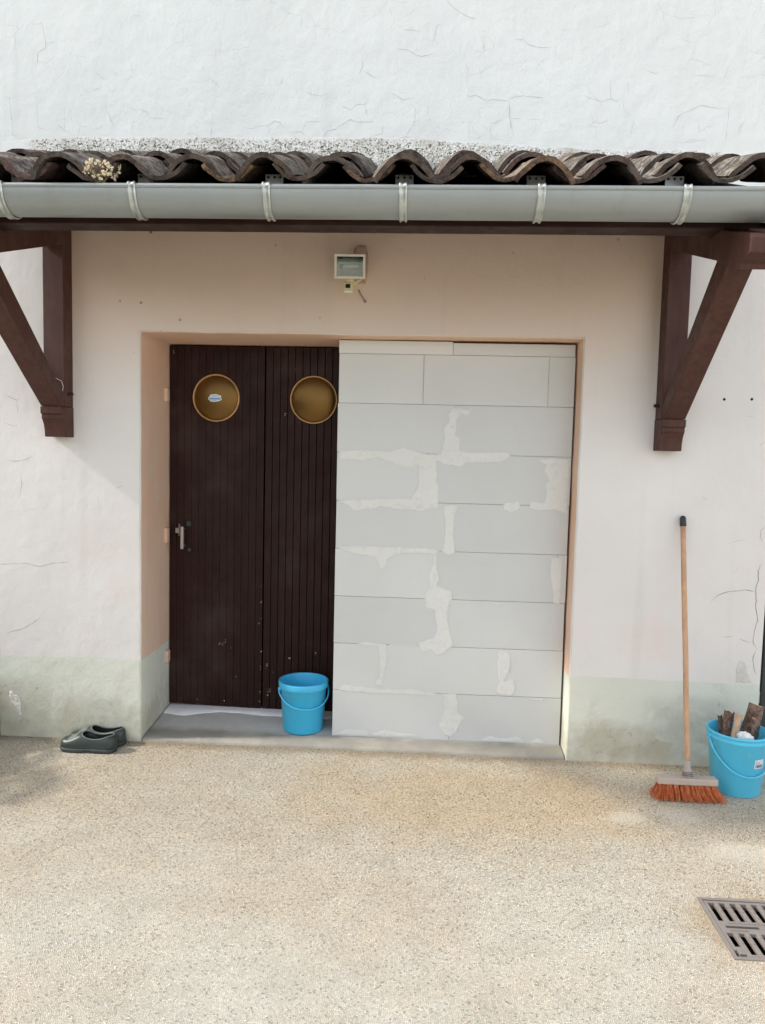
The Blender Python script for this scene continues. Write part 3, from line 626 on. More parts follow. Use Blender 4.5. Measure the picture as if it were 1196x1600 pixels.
def build_house():
    def edge_pts():
        pts = []
        for k in range(0, 41): pts.append(('L', -0.1 + (OH + 0.1) * k / 40))
        return pts
    # boundary of the opening as a polyline (u along it) with small hand-plastered wander
    bnd = []
    zs = [-0.1, 0.0, 0.1, 0.2, 0.3, ZP] + [ZP + (OH - ZP) * k / 24 for k in range(1, 25)]
    for z in zs: bnd.append((0.0, z, -1.0, 0.0 if z < OH - 1e-6 else 1.0))
    for k in range(1, 32): bnd.append((OW * k / 32, OH, 0.0, 1.0))
    for z in zs[::-1]: bnd.append((OW, z, 1.0, 0.0 if z < OH - 1e-6 else 1.0))
    r = 0.007
    prof = [(r, 0.0)] + [(r * (1 - math.sin(a)), r * (1 - math.cos(a))) for a in [math.pi / 2 * j / 4 for j in range(1, 5)]] + [(0.0, 0.10), (0.0, 0.25), (0.0, 0.44), (0.0, 0.80)]
    rows = []
    for o_, y in prof:
        row = []
        for (x, z, dx, dz) in bnd:
            w = 0.0022 * nz(x * 6, z * 6, 1.0) + 0.0009 * nz(x * 25, z * 25, y * 7)
            if z <= -0.05: w = 0
            sl = 0.012 * y / 0.43 if False else 0
            row.append((x + dx * (o_ + w), y, z + dz * (o_ + w)))
        rows.append(row)
    wall, pl = MB(), MB()
    nb = len(bnd)
    for a in range(len(rows) - 1):
        for b in range(nb - 1):
            zc = (bnd[b][1] + bnd[b + 1][1]) / 2
            tgt = pl if zc < ZP else wall
            tgt.face([rows[a][b], rows[a][b + 1], rows[a + 1][b + 1], rows[a + 1][b]], True)
    # back of the recess
    wall.face([(0, 0.80, ZP), (0, 0.80, OH), (OW, 0.80, OH), (OW, 0.80, ZP)])
    pl.face([(0, 0.80, -0.1), (0, 0.80, ZP), (OW, 0.80, ZP), (OW, 0.80, -0.1)])
    # front sheet: wavy paint line, left / top / right regions
    def line(x0, x1):
        n = max(2, int((x1 - x0) / 0.05))
        base = lambda x: (ZP + 0.008) - 0.012 * max(0, (-0.1 - x)) - 0.012 * max(0, x - 2.3)
        out = []
        for k in range(n + 1):
            x = x0 + (x1 - x0) * k / n
            z = base(x) + 0.003 * nz(x * 4, 3.3)
            if abs(x - rows[0][5][0]) < 1e-6 or abs(x - rows[0][nb - 6][0]) < 1e-6: z = ZP
            out.append((x, 0.0, z))
        return out
    lx = rows[0][5][0]; rx = rows[0][nb - 6][0]
    ll = line(XL, lx); rl = line(rx, XR)
    ring = rows[0]
    iTL = len(zs) - 1
    iTR = iTL + 32
    wall.face(ll + ring[6:iTL + 1] + [(XL, 0, ring[iTL][2])])
    wall.face([(XL, 0, ring[iTL][2])] + ring[iTL:iTR + 1] + [(XR, 0, ring[iTR][2]), (XR, 0, ZT), (XL, 0, ZT)])
    wall.face(ring[iTR:nb - 5] + rl[1:] + [(XR, 0, ring[iTR][2])])
    pl.face([(XL, 0, -0.1)] + [(ring[0][0], 0, -0.1)] + ring[1:6] + ll[::-1][1:])
    pl.face(ring[nb - 6:nb] + [(XR, 0, -0.1)] + rl[::-1][:-1])
    # flanks, back and top of the house body
    for x in (XL, XR):
        zz = (ll[0] if x == XL else rl[-1])[2]
        wall.face([(x, 0, zz), (x, 0, ZT), (x, 7, ZT), (x, 7, zz)])
        pl.face([(x, 0, -0.1), (x, 0, zz), (x, 7, zz), (x, 7, -0.1)])
    wall.face([(XL, 7, -0.1), (XR, 7, -0.1), (XR, 7, ZT), (XL, 7, ZT)])
    wall.face([(XL, 0, ZT), (XR, 0, ZT), (XR, 7, ZT), (XL, 7, ZT)])
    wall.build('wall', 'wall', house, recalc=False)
    pl.build('plinth', 'plinth', house, recalc=False)
build_house()

def build_cracks():
    for nm, mat, test in (('hairline_cracks', 'crack', lambda w, p: p[0][1] > 2.9), ('wall_cracks', 'crackdark', lambda w, p: p[0][1] <= 2.9)):
        m = MB()
        for ci, (w, pts) in enumerate(CRACKS):
            if not test(w, pts): continue
            P = []
            for a, b in zip(pts, pts[1:]):
                d = math.dist(a, b); n = max(1, int(d / 0.008))
                for k in range(n):
                    t = k / n
                    P.append((a[0] + (b[0] - a[0]) * t, a[1] + (b[1] - a[1]) * t))
            P.append(pts[-1])
            n = len(P)
            Q = []
            for k, (x, z) in enumerate(P):
                Q.append((x + 0.0030 * nz(x * 60, z * 60, ci), z + 0.0030 * nz(x * 60, z * 60, ci + 50)))
            L, R = [], []
            for k in range(n):
                a, b = Q[max(0, k - 1)], Q[min(n - 1, k + 1)]
                t = Vector((b[0] - a[0], b[1] - a[1]))
                t = t.normalized() if t.length > 1e-7 else Vector((1, 0))
                taper = min(1.0, (k + 0.6) / 4, (n - k - 0.4) / 4)
                hw = 0.0011 * w * taper * (0.75 + 0.6 * nz(Q[k][0] * 40, Q[k][1] * 40, 7.7))
                hw = max(hw, 0.00018)
                L.append((Q[k][0] - t.y * hw, -0.0007, Q[k][1] + t.x * hw))
                R.append((Q[k][0] + t.y * hw, -0.0007, Q[k][1] - t.x * hw))
            m.grid([L, R], False)
        tag(m.build(nm, mat, house, weld=False, recalc=False), kind='stuff')
build_cracks()

for k, (p, mat, th) in enumerate(zip(PATCHES, ('patch', 'flake', 'bare'), (0.002, 0.006, 0.0015))):
    scab(('plaster_patch', 'flaking_plaster', 'bare_plaster')[k], p, -0.0002, th, mat, house, k * 3.1, 0.008, (0.012, 0.004, 0.006)[k], 0.0025, (0.03, 0.008, 0.008)[k])

def build_roughcast():
    m = MB()
    nx, nzv = 900, 44
    rows = []
    for j in range(nzv + 1):
        row = []
        for i in range(nx + 1):
            x = -0.70 + 3.70 * i / nx
            t = j / nzv
            end = min(1.0, (x + 0.70) / 0.35, (3.00 - x) / 0.35)
            tt = min(1, max(0, (x - 1.1) / 1.3)); top = 3.028 - 0.055 * tt * tt * (3 - 2 * tt) + 0.008 * nz(x * 9, 1.1) + 0.004 * nz(x * 45, 2.0) - 0.02 * (1 - max(0, end))
            z = 2.80 + (top - 2.80) * t
            prof = 0.004 * (1 - t) + 0.05 * max(0, (0.40 - t)) ** 1.3
            rough = (rnd.random() * 0.0035 + 0.002 * nz(x * 60, z * 60)) * (0.0 if j == nzv else 1.0)
            row.append((x, -(0.0004 + (prof + max(0, rough) * (1 - t ** 3)) * max(0, end)) if j < nzv else 0.002, z))
        rows.append(row)
    m.grid(rows, False)
    m.build('roughcast_band', 'roughcast', house, weld=False)
build_roughcast()

# painted-over hinge stubs in the left reveal, bolt slot, small fixings
for (y, z, h) in ((0.375, 1.80, 0.075), (0.375, 1.02, 0.085), (0.39, 0.325, 0.07)):
    m = MB(); m.box(-0.004, 0.016, y - 0.024, y + 0.024, z - h / 2, z + h / 2)
    m.build('hinge_stub', 'wallwhite', house, bevel=0.008, segs=3)
m = MB(); m.box(-0.002, 0.002, 0.238, 0.258, 1.215, 1.275)
m.build('bolt_slot', 'bare', house)
for (x, z) in ((2.878, 1.806), (3.008, 1.809)):
    m = MB(); m.lathe([(0.0001, -0.0012), (0.006, -0.0012), (0.0075, 0.001)], (x, 0, z), 'y', 12)
    m.build('screw_hole', 'hole', house)
m = MB(); m.tube([(1.092, -0.001, 2.304), (1.10, -0.012, 2.286), (1.118, -0.018, 2.258), (1.127, -0.012, 2.246)], 0.0028, 6); m.tube([(1.120, -0.012, 2.250), (1.131, -0.012, 2.244)], 0.006, 6)
m.build('wire_stub', 'crackdark', house)

# ------------------------------------------------------------------ doorstep
def build_step():
    st = thing('doorstep', (1.1, 0.2, GZ), 'worn grey concrete doorstep under the brown door and block wall', 'doorstep')
    m = MB()
    rows = []
    ys = [0.003, 0.004, 0.011, 0.03, 0.06, 0.10, 0.16, 0.22, 0.28, 0.34, 0.40, 0.47]
    for k, y in enumerate(ys):
        row = []
        for i in range(0, 61):
            x = 0.006 + (OW - 0.012) * i / 60
            z = 0.022 * max(0, (y - 0.13) / 0.3) - 0.007 * max(0, (0.10 - y) / 0.1)
            z += 0.0022 * nz(x * 7, y * 7)
            yy = y
            if k < 3:
                yy = y + 0.004 * abs(nz(x * 8, 4.0)) + 0.002 * abs(nz(x * 30, 2.0))
                z = (-0.040, -0.016 + 0.003 * nz(x * 12, 1), -0.0095)[k]
                if k == 2: z += 0.002 * nz(x * 9, 8)
            row.append((x, yy, z))
        rows.append(row)
    m.grid(rows, True)
    m.build('slab', 'concrete', st)
    # white mortar left along the door
    p = []
    for i in range(0, 46):
        x = 0.006 + 0.95 * i / 45
        y = 0.335 - 0.03 * math.exp(-((x - 0.12) / 0.12) ** 2) + 0.035 * math.exp(-((x - 0.35) / 0.13) ** 2) + 0.010 * nz(x * 11, 0.5) + 0.004 * nz(x * 40, 2)
        p.append((x, y))
    m = MB()
    zz = lambda y: 0.022 * max(0, (y - 0.13) / 0.3) + 0.0045
    top = [[(x, y + 0.004, zz(y)) for x, y in p], [(x, 0.40, zz(0.40)) for x, y in p], [(x, 0.46, zz(0.46)) for x, y in p]]
    m.grid([[(x, y, zz(y) - 0.008) for x, y in p]] + top, True)
    m.build('threshold_mortar', 'threshold', st)
build_step()

# ------------------------------------------------------------------ plank doors
def door_leaf(x0, x1, label, zb, pc, sticker=False, handle=False, gap=0.0008, bev=0.0022):
    d = thing('door_leaf', ((x0 + x1) / 2, 0.44, 0.02), label, 'door', 'plank door leaves')
    n = round((x1 - x0) / 0.0421)
    w = (x1 - x0) / n
    for k in range(n):
        a = x0 + k * w + gap; b = x0 + (k + 1) * w - gap
        jit = 0.0012 * nz(k * 3.3, x0 * 9)
        m = MB(); m.box(a, b, 0.429 + jit, 0.452, zb(a), 2.079)
        m.build('plank', 'doorwood', d, bevel=bev, segs=1)
    m = MB(); m.box(x0 + 0.002, x1 - 0.002, 0.4525, 0.470, zb(x0) + 0.004, 2.077)
    m.build('backing', 'doorwood', d)
    # porthole: brass ring, amber dish
    m = MB()
    m.lathe([(0.132, 0.0), (0.132, -0.012), (0.130, -0.016), (0.1265, -0.0165), (0.1245, -0.014), (0.1235, -0.002)], (pc[0], 0.429, pc[1]), 'y', 56)
    ring = m.build('porthole_ring', 'brass', d)
    m = MB()
    m.lathe([(0.1240, -0.0030), (0.120, -0.0050), (0.10, -0.0105), (0.07, -0.0158), (0.035, -0.0190), (0.0002, -0.0200)], (pc[0], 0.429, pc[1]), 'y', 56)
    m.build('porthole_pane', 'amber', d)
    if sticker:
        cx, cz, y = pc[0] - 0.004, pc[1] - 0.002, 0.429 - 0.0212
        s = 0.0115
        out = [(-3.3, -0.6), (-3.0, 0.5), (-2.4, 0.9), (-2.2, 1.7), (-1.0, 1.75), (0.2, 1.95), (1.4, 1.7), (1.6, 1.4), (2.9, 1.3), (3.0, 0.2), (3.3, -0.7), (2.3, -1.2), (0.8, -1.6), (-0.6, -1.75), (-2.2, -1.6), (-2.6, -0.9)]
        m = MB()
        m.face([(cx + a * s, y, cz + b * s) for a, b in out]); m.face([(cx + a * s * 1.02, y + 0.001, cz + b * s * 1.02) for a, b in out][::-1])
        st = m.build('sticker', 'white', d)
        m = MB()
        for (a, b, c, e) in ((-2.9, -0.75, 2.9, 0.25), (-2.0, -1.3, 0.9, -1.0), (-1.7, 1.15, 1.2, 1.4), (-2.0, 0.65, 2.5, 0.8)):
            m.face([(cx + a * s, y - 0.0006, cz + b * s), (cx + c * s, y - 0.0006, cz + b * s), (cx + c * s, y - 0.0006, cz + e * s), (cx + a * s, y - 0.0006, cz + e * s)])
        m.build('sticker_print', 'blueprint', st)
    if handle:
        hx = 0.097
        m = MB(); m.box(hx - 0.0085, hx + 0.0085, 0.360, 0.376, 0.945, 1.072)
        h = m.build('pull_handle', 'steel', d, bevel=0.002)
        for zz in (0.962, 1.055):
            m = MB(); m.tube([(hx, 0.372, zz), (hx, 0.43, zz)], 0.006, 10); m.build('standoff', 'steel', h)
        m = MB(); m.box(0.105, 0.130, 0.415, 0.430, 1.070, 1.098); m.tube([(0.128, 0.41, 1.084), (0.134, 0.41, 1.084)], 0.006, 8)
        m.build('latch_box', 'gate', d, bevel=0.003)
        m = MB(); m.lathe([(0.0002, -0.010), (0.010, -0.010), (0.0125, -0.006), (0.0125, 0.002)], (0.119, 0.429, 0.935), 'y', 20)
        m.build('lock_rose', 'gate', d)
        m = MB(); m.box(0.040, 0.068, 0.420, 0.431, 1.028, 1.058); m.box(0.066, 0.070, 0.400, 0.4305, 1.015, 1.082)
        m.build('keeper_plate', 'steel', d, bevel=0.0015)
    return d

dL = door_leaf(0.005, 0.541, 'dark brown plank door leaf with steel pull handle and stickered brass porthole', lambda x: 0.040 - 0.028 * x, (0.2705, 1.7915), True, True, 0.0004, 0.0012)
dR = door_leaf(0.547, 1.083, 'dark brown plank door leaf partly hidden by the grey block wall', lambda x: 0.026, (0.8175, 1.7915))
def scuffs(parent, specs, seed):
    m = MB(); r = random.Random(seed)
    for (x, z, w, h, n) in specs:
        for k in range(n):
            px, pz = x + (r.random() - .5) * w, z + (r.random() - .5) * h
            a, b = r.uniform(0.001, 0.0045), r.uniform(0.001, 0.006)
            ang = r.uniform(0, 3.1)
            pts = []
            for j in range(7):
                t = 2 * math.pi * j / 7
                u, v = a * math.cos(t) * r.uniform(.5, 1.2), b * math.sin(t) * r.uniform(.5, 1.2)
                pts.append((px + u * math.cos(ang) - v * math.sin(ang), 0.4274, pz + u * math.sin(ang) + v * math.cos(ang)))
            m.face(pts)
    tag(m.build('paint_scuffs', 'doorscuff', parent, weld=False), kind='stuff')
scuffs(dL, [(0.31, 0.40, 0.045, 0.02, 7), (0.335, 0.43, 0.02, 0.05, 2), (0.535, 0.5, 0.006, 0.5, 6), (0.50, 0.48, 0.06, 0.10, 2), (0.44, 0.30, 0.2, 0.3, 3), (0.24, 0.06, 0.4, 0.02, 2), (0.03, 2.04, 0.01, 0.02, 2), (0.53, 0.10, 0.01, 0.1, 2)], 3)
scuffs(dR, [(0.585, 0.115, 0.02, 0.06, 8), (0.70, 0.33, 0.012, 0.015, 2), (0.57, 0.30, 0.02, 0.12, 3), (0.60, 0.22, 0.1, 0.2, 2), (0.66, 1.70, 0.02, 0.03, 2), (0.71, 1.95, 0.01, 0.02, 1), (0.86, 0.36, 0.02, 0.02, 2)], 5)

# ------------------------------------------------------------------ aerated block wall filling half of the opening
def build_blocks():
    b = thing('block_wall', (1.59, 0.18, 0.0), 'pale grey aerated block wall with smeared joints closing the right half of the doorway', 'block wall')
    x0, x1, Y, D = 0.986, 2.186, 0.1341, 0.10
    ch = 0.2515
    joints = [[1.606], [1.246, 1.882], [1.554], [1.509, 2.136], [1.568], [1.452, 2.090], [1.586], [1.422, 2.054], [1.567]]
    for r, js in enumerate(joints):
        z0 = r * ch + 0.001
        z1 = (r + 1) * ch - 0.001 if r < 8 else OH - 0.006
        xs = [x0 + 0.003 * nz(r * 5.1)] + js + [x1 - 0.004 * abs(nz(r * 2.3, 5))]
        for a, c in zip(xs, xs[1:]):
            m = MB()
            g = 0.0004 + 0.0005 * rnd.random()
            if r == 8 and a > 1.5: g = 0.0014
            if r == 7 and c < 1.5: g = 0.0018
            yj = 0.0005 * nz(a * 9, r * 3.1)
            m.box(a + g, c - g, Y + yj, Y + D, z0, z1 - (0.006 if (r == 8 and a > 1.5) else 0))
            m.build('block', 'block', b, bevel=0.0011, segs=1)
    m = MB(); m.box(x0 + 0.01, x1 - 0.01, Y + 0.0075, Y + D - 0.002, 0.004, OH - 0.015)
    m.build('joint_core', 'bare', b)
    for k, p in enumerate(SMEARS):
        # keep inside the face
        p = [(min(max(x, x0 + 0.004), x1 - 0.008), max(z, 0.003)) for x, z in p]
        scab('joint_smear', p, Y - 0.0006, 0.0018, 'smear', b, k * 1.7, 0.010, 0.0055)
build_blocks()

# ------------------------------------------------------------------ canopy roof
SL = math.atan(0.400)
def tile_mesh(name, hw0, hw1, h0, h1, L, th, seed, down=False):
    """half-round clay tile, lower end at the origin, running up +y; down = channel tile"""
    seg, nl = 12, 6
    outer, inner = [], []
    for j in range(nl + 1):
        t = j / nl
        hw = hw0 + (hw1 - hw0) * t; h = h0 + (h1 - h0) * t
        ro, ri = [], []
        for i in range(seg + 1):
            a = math.radians(-74 + 148 * i / seg)
            n = 0.0050 * nz(i * 0.55, t * 3, seed) + (0.0026 * nz(i * 1.3, t * 9, seed + 4))
            e = 0.009 * nz(i * 0.8, seed + 1.5) if j in (0, nl) else 0
            for row, d in ((ro, 0), (ri, th)):
                u = math.sin(a) / 0.9613
                x0_, z0_ = hw * u, h * (1 - abs(u) ** 2.1)
                sl_ = -h / hw * 2.1 * abs(u) ** 1.1 * (1 if u > 0 else -1)
                q_ = math.sqrt(1 + sl_ * sl_)
                x = x0_ + d * sl_ / q_; z = z0_ - d / q_ + n
                y = L * t + e
                row.append((x, y, -z if down else z))
        outer.append(ro); inner.append(ri)
    m = MB()
    m.grid(outer, True); m.grid(inner, True, flip=True)
    m.grid([outer[0], inner[0]], False); m.grid([outer[-1], inner[-1]], False)
    m.grid([[r[0] for r in outer], [r[0] for r in inner]], False); m.grid([[r[-1] for r in outer], [r[-1] for r in inner]], False)
    me = bpy.data.meshes.new(name)
    me.from_pydata(m.v, [], m.f)
    me.materials.append(MT['tile'])
    me.polygons.foreach_set('use_smooth', m.sm)
    bm = bmesh.new(); bm.from_mesh(me)
    bmesh.ops.remove_doubles(bm, verts=bm.verts, dist=0.0001)
    bmesh.ops.recalc_face_normals(bm, faces=bm.faces)
    for e in bm.edges:
        if len(e.link_faces) == 2 and e.calc_face_angle(0) > 0.9: e.smooth = False
    bm.to_mesh(me); bm.free()
    return me

canopy = thing('canopy', (1.1, -0.5, 2.45), 'old clay tiled lean-to canopy above the doorway', 'canopy')
def build_canopy():
    covers = [tile_mesh('cover_tile', 0.110, 0.094, 0.082, 0.072, 0.44, 0.018, s * 3.7) for s in range(4)]
    chans = [tile_mesh('channel_tile', 0.096, 0.108, 0.054, 0.066, 0.44, 0.015, 20 + s * 3.7, True) for s in range(3)]
    crest = [-0.425, -0.178, 0.070, 0.318, 0.568, 0.829, 1.078, 1.330, 1.574, 1.825, 2.080, 2.346, 2.585]
    expo = 0.345
    r = random.Random(11)
    cs, sn = math.cos(SL), math.sin(SL)
    def put(me, x, s, z, rz, tilt, ry):
        o = bpy.data.objects.new('tile', me)
        COL.objects.link(o)
        o.parent = canopy
        y = -0.972 + s * cs
        zz = z + s * sn
        o.rotation_euler = (SL + tilt, ry, rz)
        o.location = (x - 1.1, y + 0.5, zz - 2.45)
    for row in range(3):
        for k, x in enumerate(crest):
            jx = r.uniform(-0.010, 0.010); js = r.uniform(-0.026, 0.024) if row == 0 else r.uniform(-0.03, 0.03)
            put(covers[r.randrange(4)], x + jx, row * expo + js, 2.495 + r.uniform(-0.006, 0.007), r.uniform(-0.10, 0.10) + (0.05 if row == 0 and k in (4, 12) else 0), -0.030 + r.uniform(-0.02, 0.02), r.uniform(-0.13, 0.13))
        for a, b in zip(crest, crest[1:]):
            put(chans[r.randrange(3)], (a + b) / 2 + r.uniform(-0.006, 0.006), row * expo + r.uniform(-0.030, 0.000), 2.538 + r.uniform(-0.003, 0.004), r.uniform(-0.03, 0.03), -0.028 + r.uniform(-0.01, 0.01), r.uniform(-0.05, 0.05))
    # roof boarding under the tiles
    xa, xb = -0.53, 2.70
    for k in range(9):
        s0, s1 = 0.155 + k * 0.0995, 0.155 + k * 0.0995 + 0.098
        y0, y1 = -0.972 + s0 * cs, -0.972 + s1 * cs
        z0, z1 = 2.452 + s0 * sn, 2.452 + s1 * sn
        m = MB(); m.prism([(y0, z0), (y1, z1), (y1, z1 - 0.022), (y0, z0 - 0.022)], xa, xb)
        m.build('roof_board', 'beam', canopy)
    # rafters
    for x in (-0.25, 0.28, 0.82, 1.36, 1.90, 2.44):
        m = MB()
        f = lambda y: 2.430 + (y + 0.972) / cs * sn - 0.022
        m.prism([(-0.80, f(-0.80)), (0.0, f(0.0)), (0.0, f(0) - 0.06), (-0.80, f(-0.80) - 0.06)], x - 0.035, x + 0.035)
        m.build('rafter', 'beam', canopy)
    # boards added at both ends to stop sun leaking under the roof
    for x in (-0.556, 2.702):
        f = lambda y: 2.430 + (y + 0.972) / cs * sn
        m = MB(); m.prism([(-0.80, f(-0.80)), (-0.002, f(-0.002)), (-0.002, f(-0.002) - 0.17), (-0.80, f(-0.80) - 0.12)], x, x + 0.022)
        m.build('leak_board', 'beam', canopy, bevel=0.002)
    m = MB(); m.box(-0.55, 2.748, -0.725, -0.620, 2.400, 2.500)
    m.build('purlin', 'beam', canopy, bevel=0.004)
    m = MB(); m.box(-0.53, 2.70, -0.8265, -0.802, 2.425, 2.512)
    m.build('fascia', 'beam', canopy, bevel=0.002)
build_canopy()

# ------------------------------------------------------------------ brackets
def bracket(xa, xb, label, inner):
    b = thing('canopy_bracket', ((xa + xb) / 2, -0.05, 1.55), label, 'bracket', 'wooden brackets carrying the canopy')
    m = MB(); m.box(xa, xb, -0.095, -0.001, 1.700, 2.60)
    m.build('post', 'post', b, bevel=0.004)
    prof = [(-0.001, 1.550), (-0.084, 1.550), (-0.088, 1.585), (-0.096, 1.612), (-0.108, 1.632), (-0.116, 1.640), (-0.116, 1.660), (-0.128, 1.664), (-0.128, 1.6985), (-0.001, 1.6985)]
    m = MB(); m.prism(prof, xa - 0.002, xb + 0.002)
    m.build('corbel', 'post', b, bevel=0.002)
    # sloping arm with a moulded end
    bz = lambda y: 2.515 + 0.33 * y
    tz = lambda y: min(2.635 + 0.33 * y, 2.70)
    arm = [(-0.097, bz(-0.097)), (-0.86, bz(-0.86)), (-0.862, bz(-0.86) - 0.014), (-0.905, bz(-0.905) - 0.012), (-0.915, bz(-0.915) + 0.01), (-1.0, bz(-1.0) + 0.055), (-1.005, tz(-1.0) - 0.012), (-0.99, tz(-0.99)), (-0.735, tz(-0.735)), (-0.735, 2.398), (-0.61, 2.398), (-0.61, tz(-0.61)), (-0.097, tz(-0.097))]
    m = MB(); m.prism(arm, xa + 0.001, xb - 0.001)
    m.build('arm', 'post', b, bevel=0.003)
    br = [(-0.0965, 1.6995), (-0.128, 1.700), (-0.805, bz(-0.805) + 0.004), (-0.690, bz(-0.69) + 0.004), (-0.0965, 1.762)]
    m = MB(); m.prism(br, xa + 0.002, xb - 0.002)
    m.build('brace', 'post', b, bevel=0.003)
    sx = xa if inner > 0 else xb
    d = -1 if inner > 0 else 1
    for (y, z) in ((-0.05, 1.765), (-0.05, 2.575)):
        m = MB(); m.tube([(sx - 0.02 * d, y, z), (sx + 0.022 * d, y, z)], 0.008, 8)
        m.build('peg', 'beam', b)
    return b
bracket(-0.452, -0.347, 'dark brown wooden bracket left of the doorway', -1)
bracket(2.553, 2.658, 'dark brown wooden bracket above the broom', 1)
# cobweb thread on the left bracket
def web():
    m = MB()
    m.tube([(-0.452, -0.10, 1.90), (-0.43, -0.104, 1.87), (-0.39, -0.106, 1.84), (-0.358, -0.104, 1.825), (-0.350, -0.10, 1.80), (-0.352, -0.104, 1.775)], 0.0012, 4)
    o = m.build('cobweb', 'paper')
    tag(o, 'thin white cobweb thread on the left wooden bracket', 'cobweb')
web()

# ------------------------------------------------------------------ gutter
def build_gutter():
    g = thing('gutter', (1.1, -0.917, 2.37), 'grey zinc half-round gutter along the tiled canopy', 'gutter')
    cy, cz, R = -0.917, 2.452, 0.083
    xa, xb = -0.60, 2.77
    prof_o = [(cy - R * math.cos(a), cz - R * math.sin(a)) for a in [math.pi * j / 24 for j in range(25)]]
    prof_i = [(cy - (R - 0.002) * math.cos(a), cz - (R - 0.002) * math.sin(a)) for a in [math.pi * j / 24 for j in range(25)]]
    N = 30
    m = MB()
    xs = [xa + (xb - xa) * k / N for k in range(N + 1)]
    sag = lambda x: 0.0015 * nz(x * 1.7, 3)
    m.grid([[(x, y, z + sag(x)) for y, z in prof_o] for x in xs]); m.grid([[(x, y, z + sag(x)) for y, z in prof_i] for x in xs], flip=True)
    for x in (xa, xb):
        m.face([(x, y, z) for y, z in prof_o])
    m.build('trough', 'zinc', g, weld=False, recalc=False)
    m = MB()
    m.tube([(x, cy - R + 0.004, cz + 0.004 + sag(x)) for x in xs], 0.0095, 12)
    m.build('bead', 'zinc', g)
    for k, x in enumerate((-0.150, 0.347, 0.840, 1.333, 1.823, 2.329)):
        m = MB()
        rr = R + 0.0025
        arc = [(cy - rr * math.cos(a), cz - rr * math.sin(a)) for a in [math.pi * j / 22 for j in range(0, 22)]]
        arc = [(cy - R + 0.012, cz + 0.0155), (cy - R - 0.001, cz + 0.0165), (cy - R - 0.009, cz + 0.008)] + arc
        w = 0.0148
        xs2 = [x - w, x - w + 0.003, x - 0.0085, x - 0.005, x + 0.005, x + 0.0085, x + w - 0.003, x + w]
        ht = [0.0005, 0.0060, 0.0060, 0.0010, 0.0010, 0.0060, 0.0060, 0.0005]
        rows = []
        for xx, h in zip(xs2, ht):
            row = []
            for (y, z) in arc:
                d = Vector((y - cy, z - cz)); d.normalize()
                row.append((xx, y + d.x * h, z + d.y * h))
            rows.append(row)
        m.grid(rows, True)
        h = m.build('hanger', 'zincstrap', g, weld=False)
        m = MB(); m.box(x - 0.036, x + 0.034, -0.8475, -0.8275, 2.470, 2.552)
        p = m.build('hanger_plate', 'zincstrap', h, bevel=0.0015)
        p.location = (0, 0, 0)
        m = MB()
        for q in (-0.024, -0.001, 0.022):
            m.lathe([(0.0002, -0.0012), (0.0045, -0.0012), (0.005, 0.0006)], (x + q, -0.8478, 2.541), 'y', 10)
        tag(m.build('screws', 'hole', h), kind='stuff')
build_gutter()

# ------------------------------------------------------------------ dried weed in the gutter
def build_weed():
    c = Vector((0.225, -0.985, 2.470))
    t = thing('dried_weed', c, 'dry cream-flowered weed growing out of the gutter', 'weed')
    r = random.Random(5)
    st, fl, lf = MB(), MB(), MB()
    for k in range(34):
        d = Vector((r.uniform(-1, 1) * 0.058, r.uniform(-0.6, 0.8) * 0.025, r.uniform(0.015, 0.085)))
        p0 = c + Vector((r.uniform(-0.015, 0.015), 0, 0))
        mid = p0 + d * 0.5 + Vector((r.uniform(-.008, .008), 0, 0.006))
        tip = p0 + d
        st.tube([p0, mid, tip], 0.0009, 4)
        for q in range(5):
            f = tip + Vector((r.uniform(-1, 1), r.uniform(-1, 1), r.uniform(-1.2, .6))) * 0.010
            rad = r.uniform(0.004, 0.0075)
            axes = [Vector((r.gauss(0, 1), r.gauss(0, 1), r.gauss(0, 1))).normalized() for _ in range(3)]
            for a in range(3):
                u, v = axes[a], axes[(a + 1) % 3]
                fl.face([f + u * rad, f + v * rad, f - u * rad, f - v * rad])
    for k in range(14):
        p = c + Vector((r.uniform(-.045, .02), r.uniform(-.01, .02), r.uniform(0.0, .03)))
        u = Vector((r.gauss(0, 1), r.gauss(0, 1), abs(r.gauss(0, 1)))).normalized() * 0.012
        v = u.cross(Vector((r.gauss(0, 1), 1, r.gauss(0, 1)))).normalized() * 0.004
        lf.face([p, p + u * .5 + v, p + u, p + u * .5 - v])
    st.build('stem', 'stem', t, weld=False); fl.build('flowers', 'straw', t, weld=False); lf.build('leaves', 'green', t, weld=False)
build_weed()

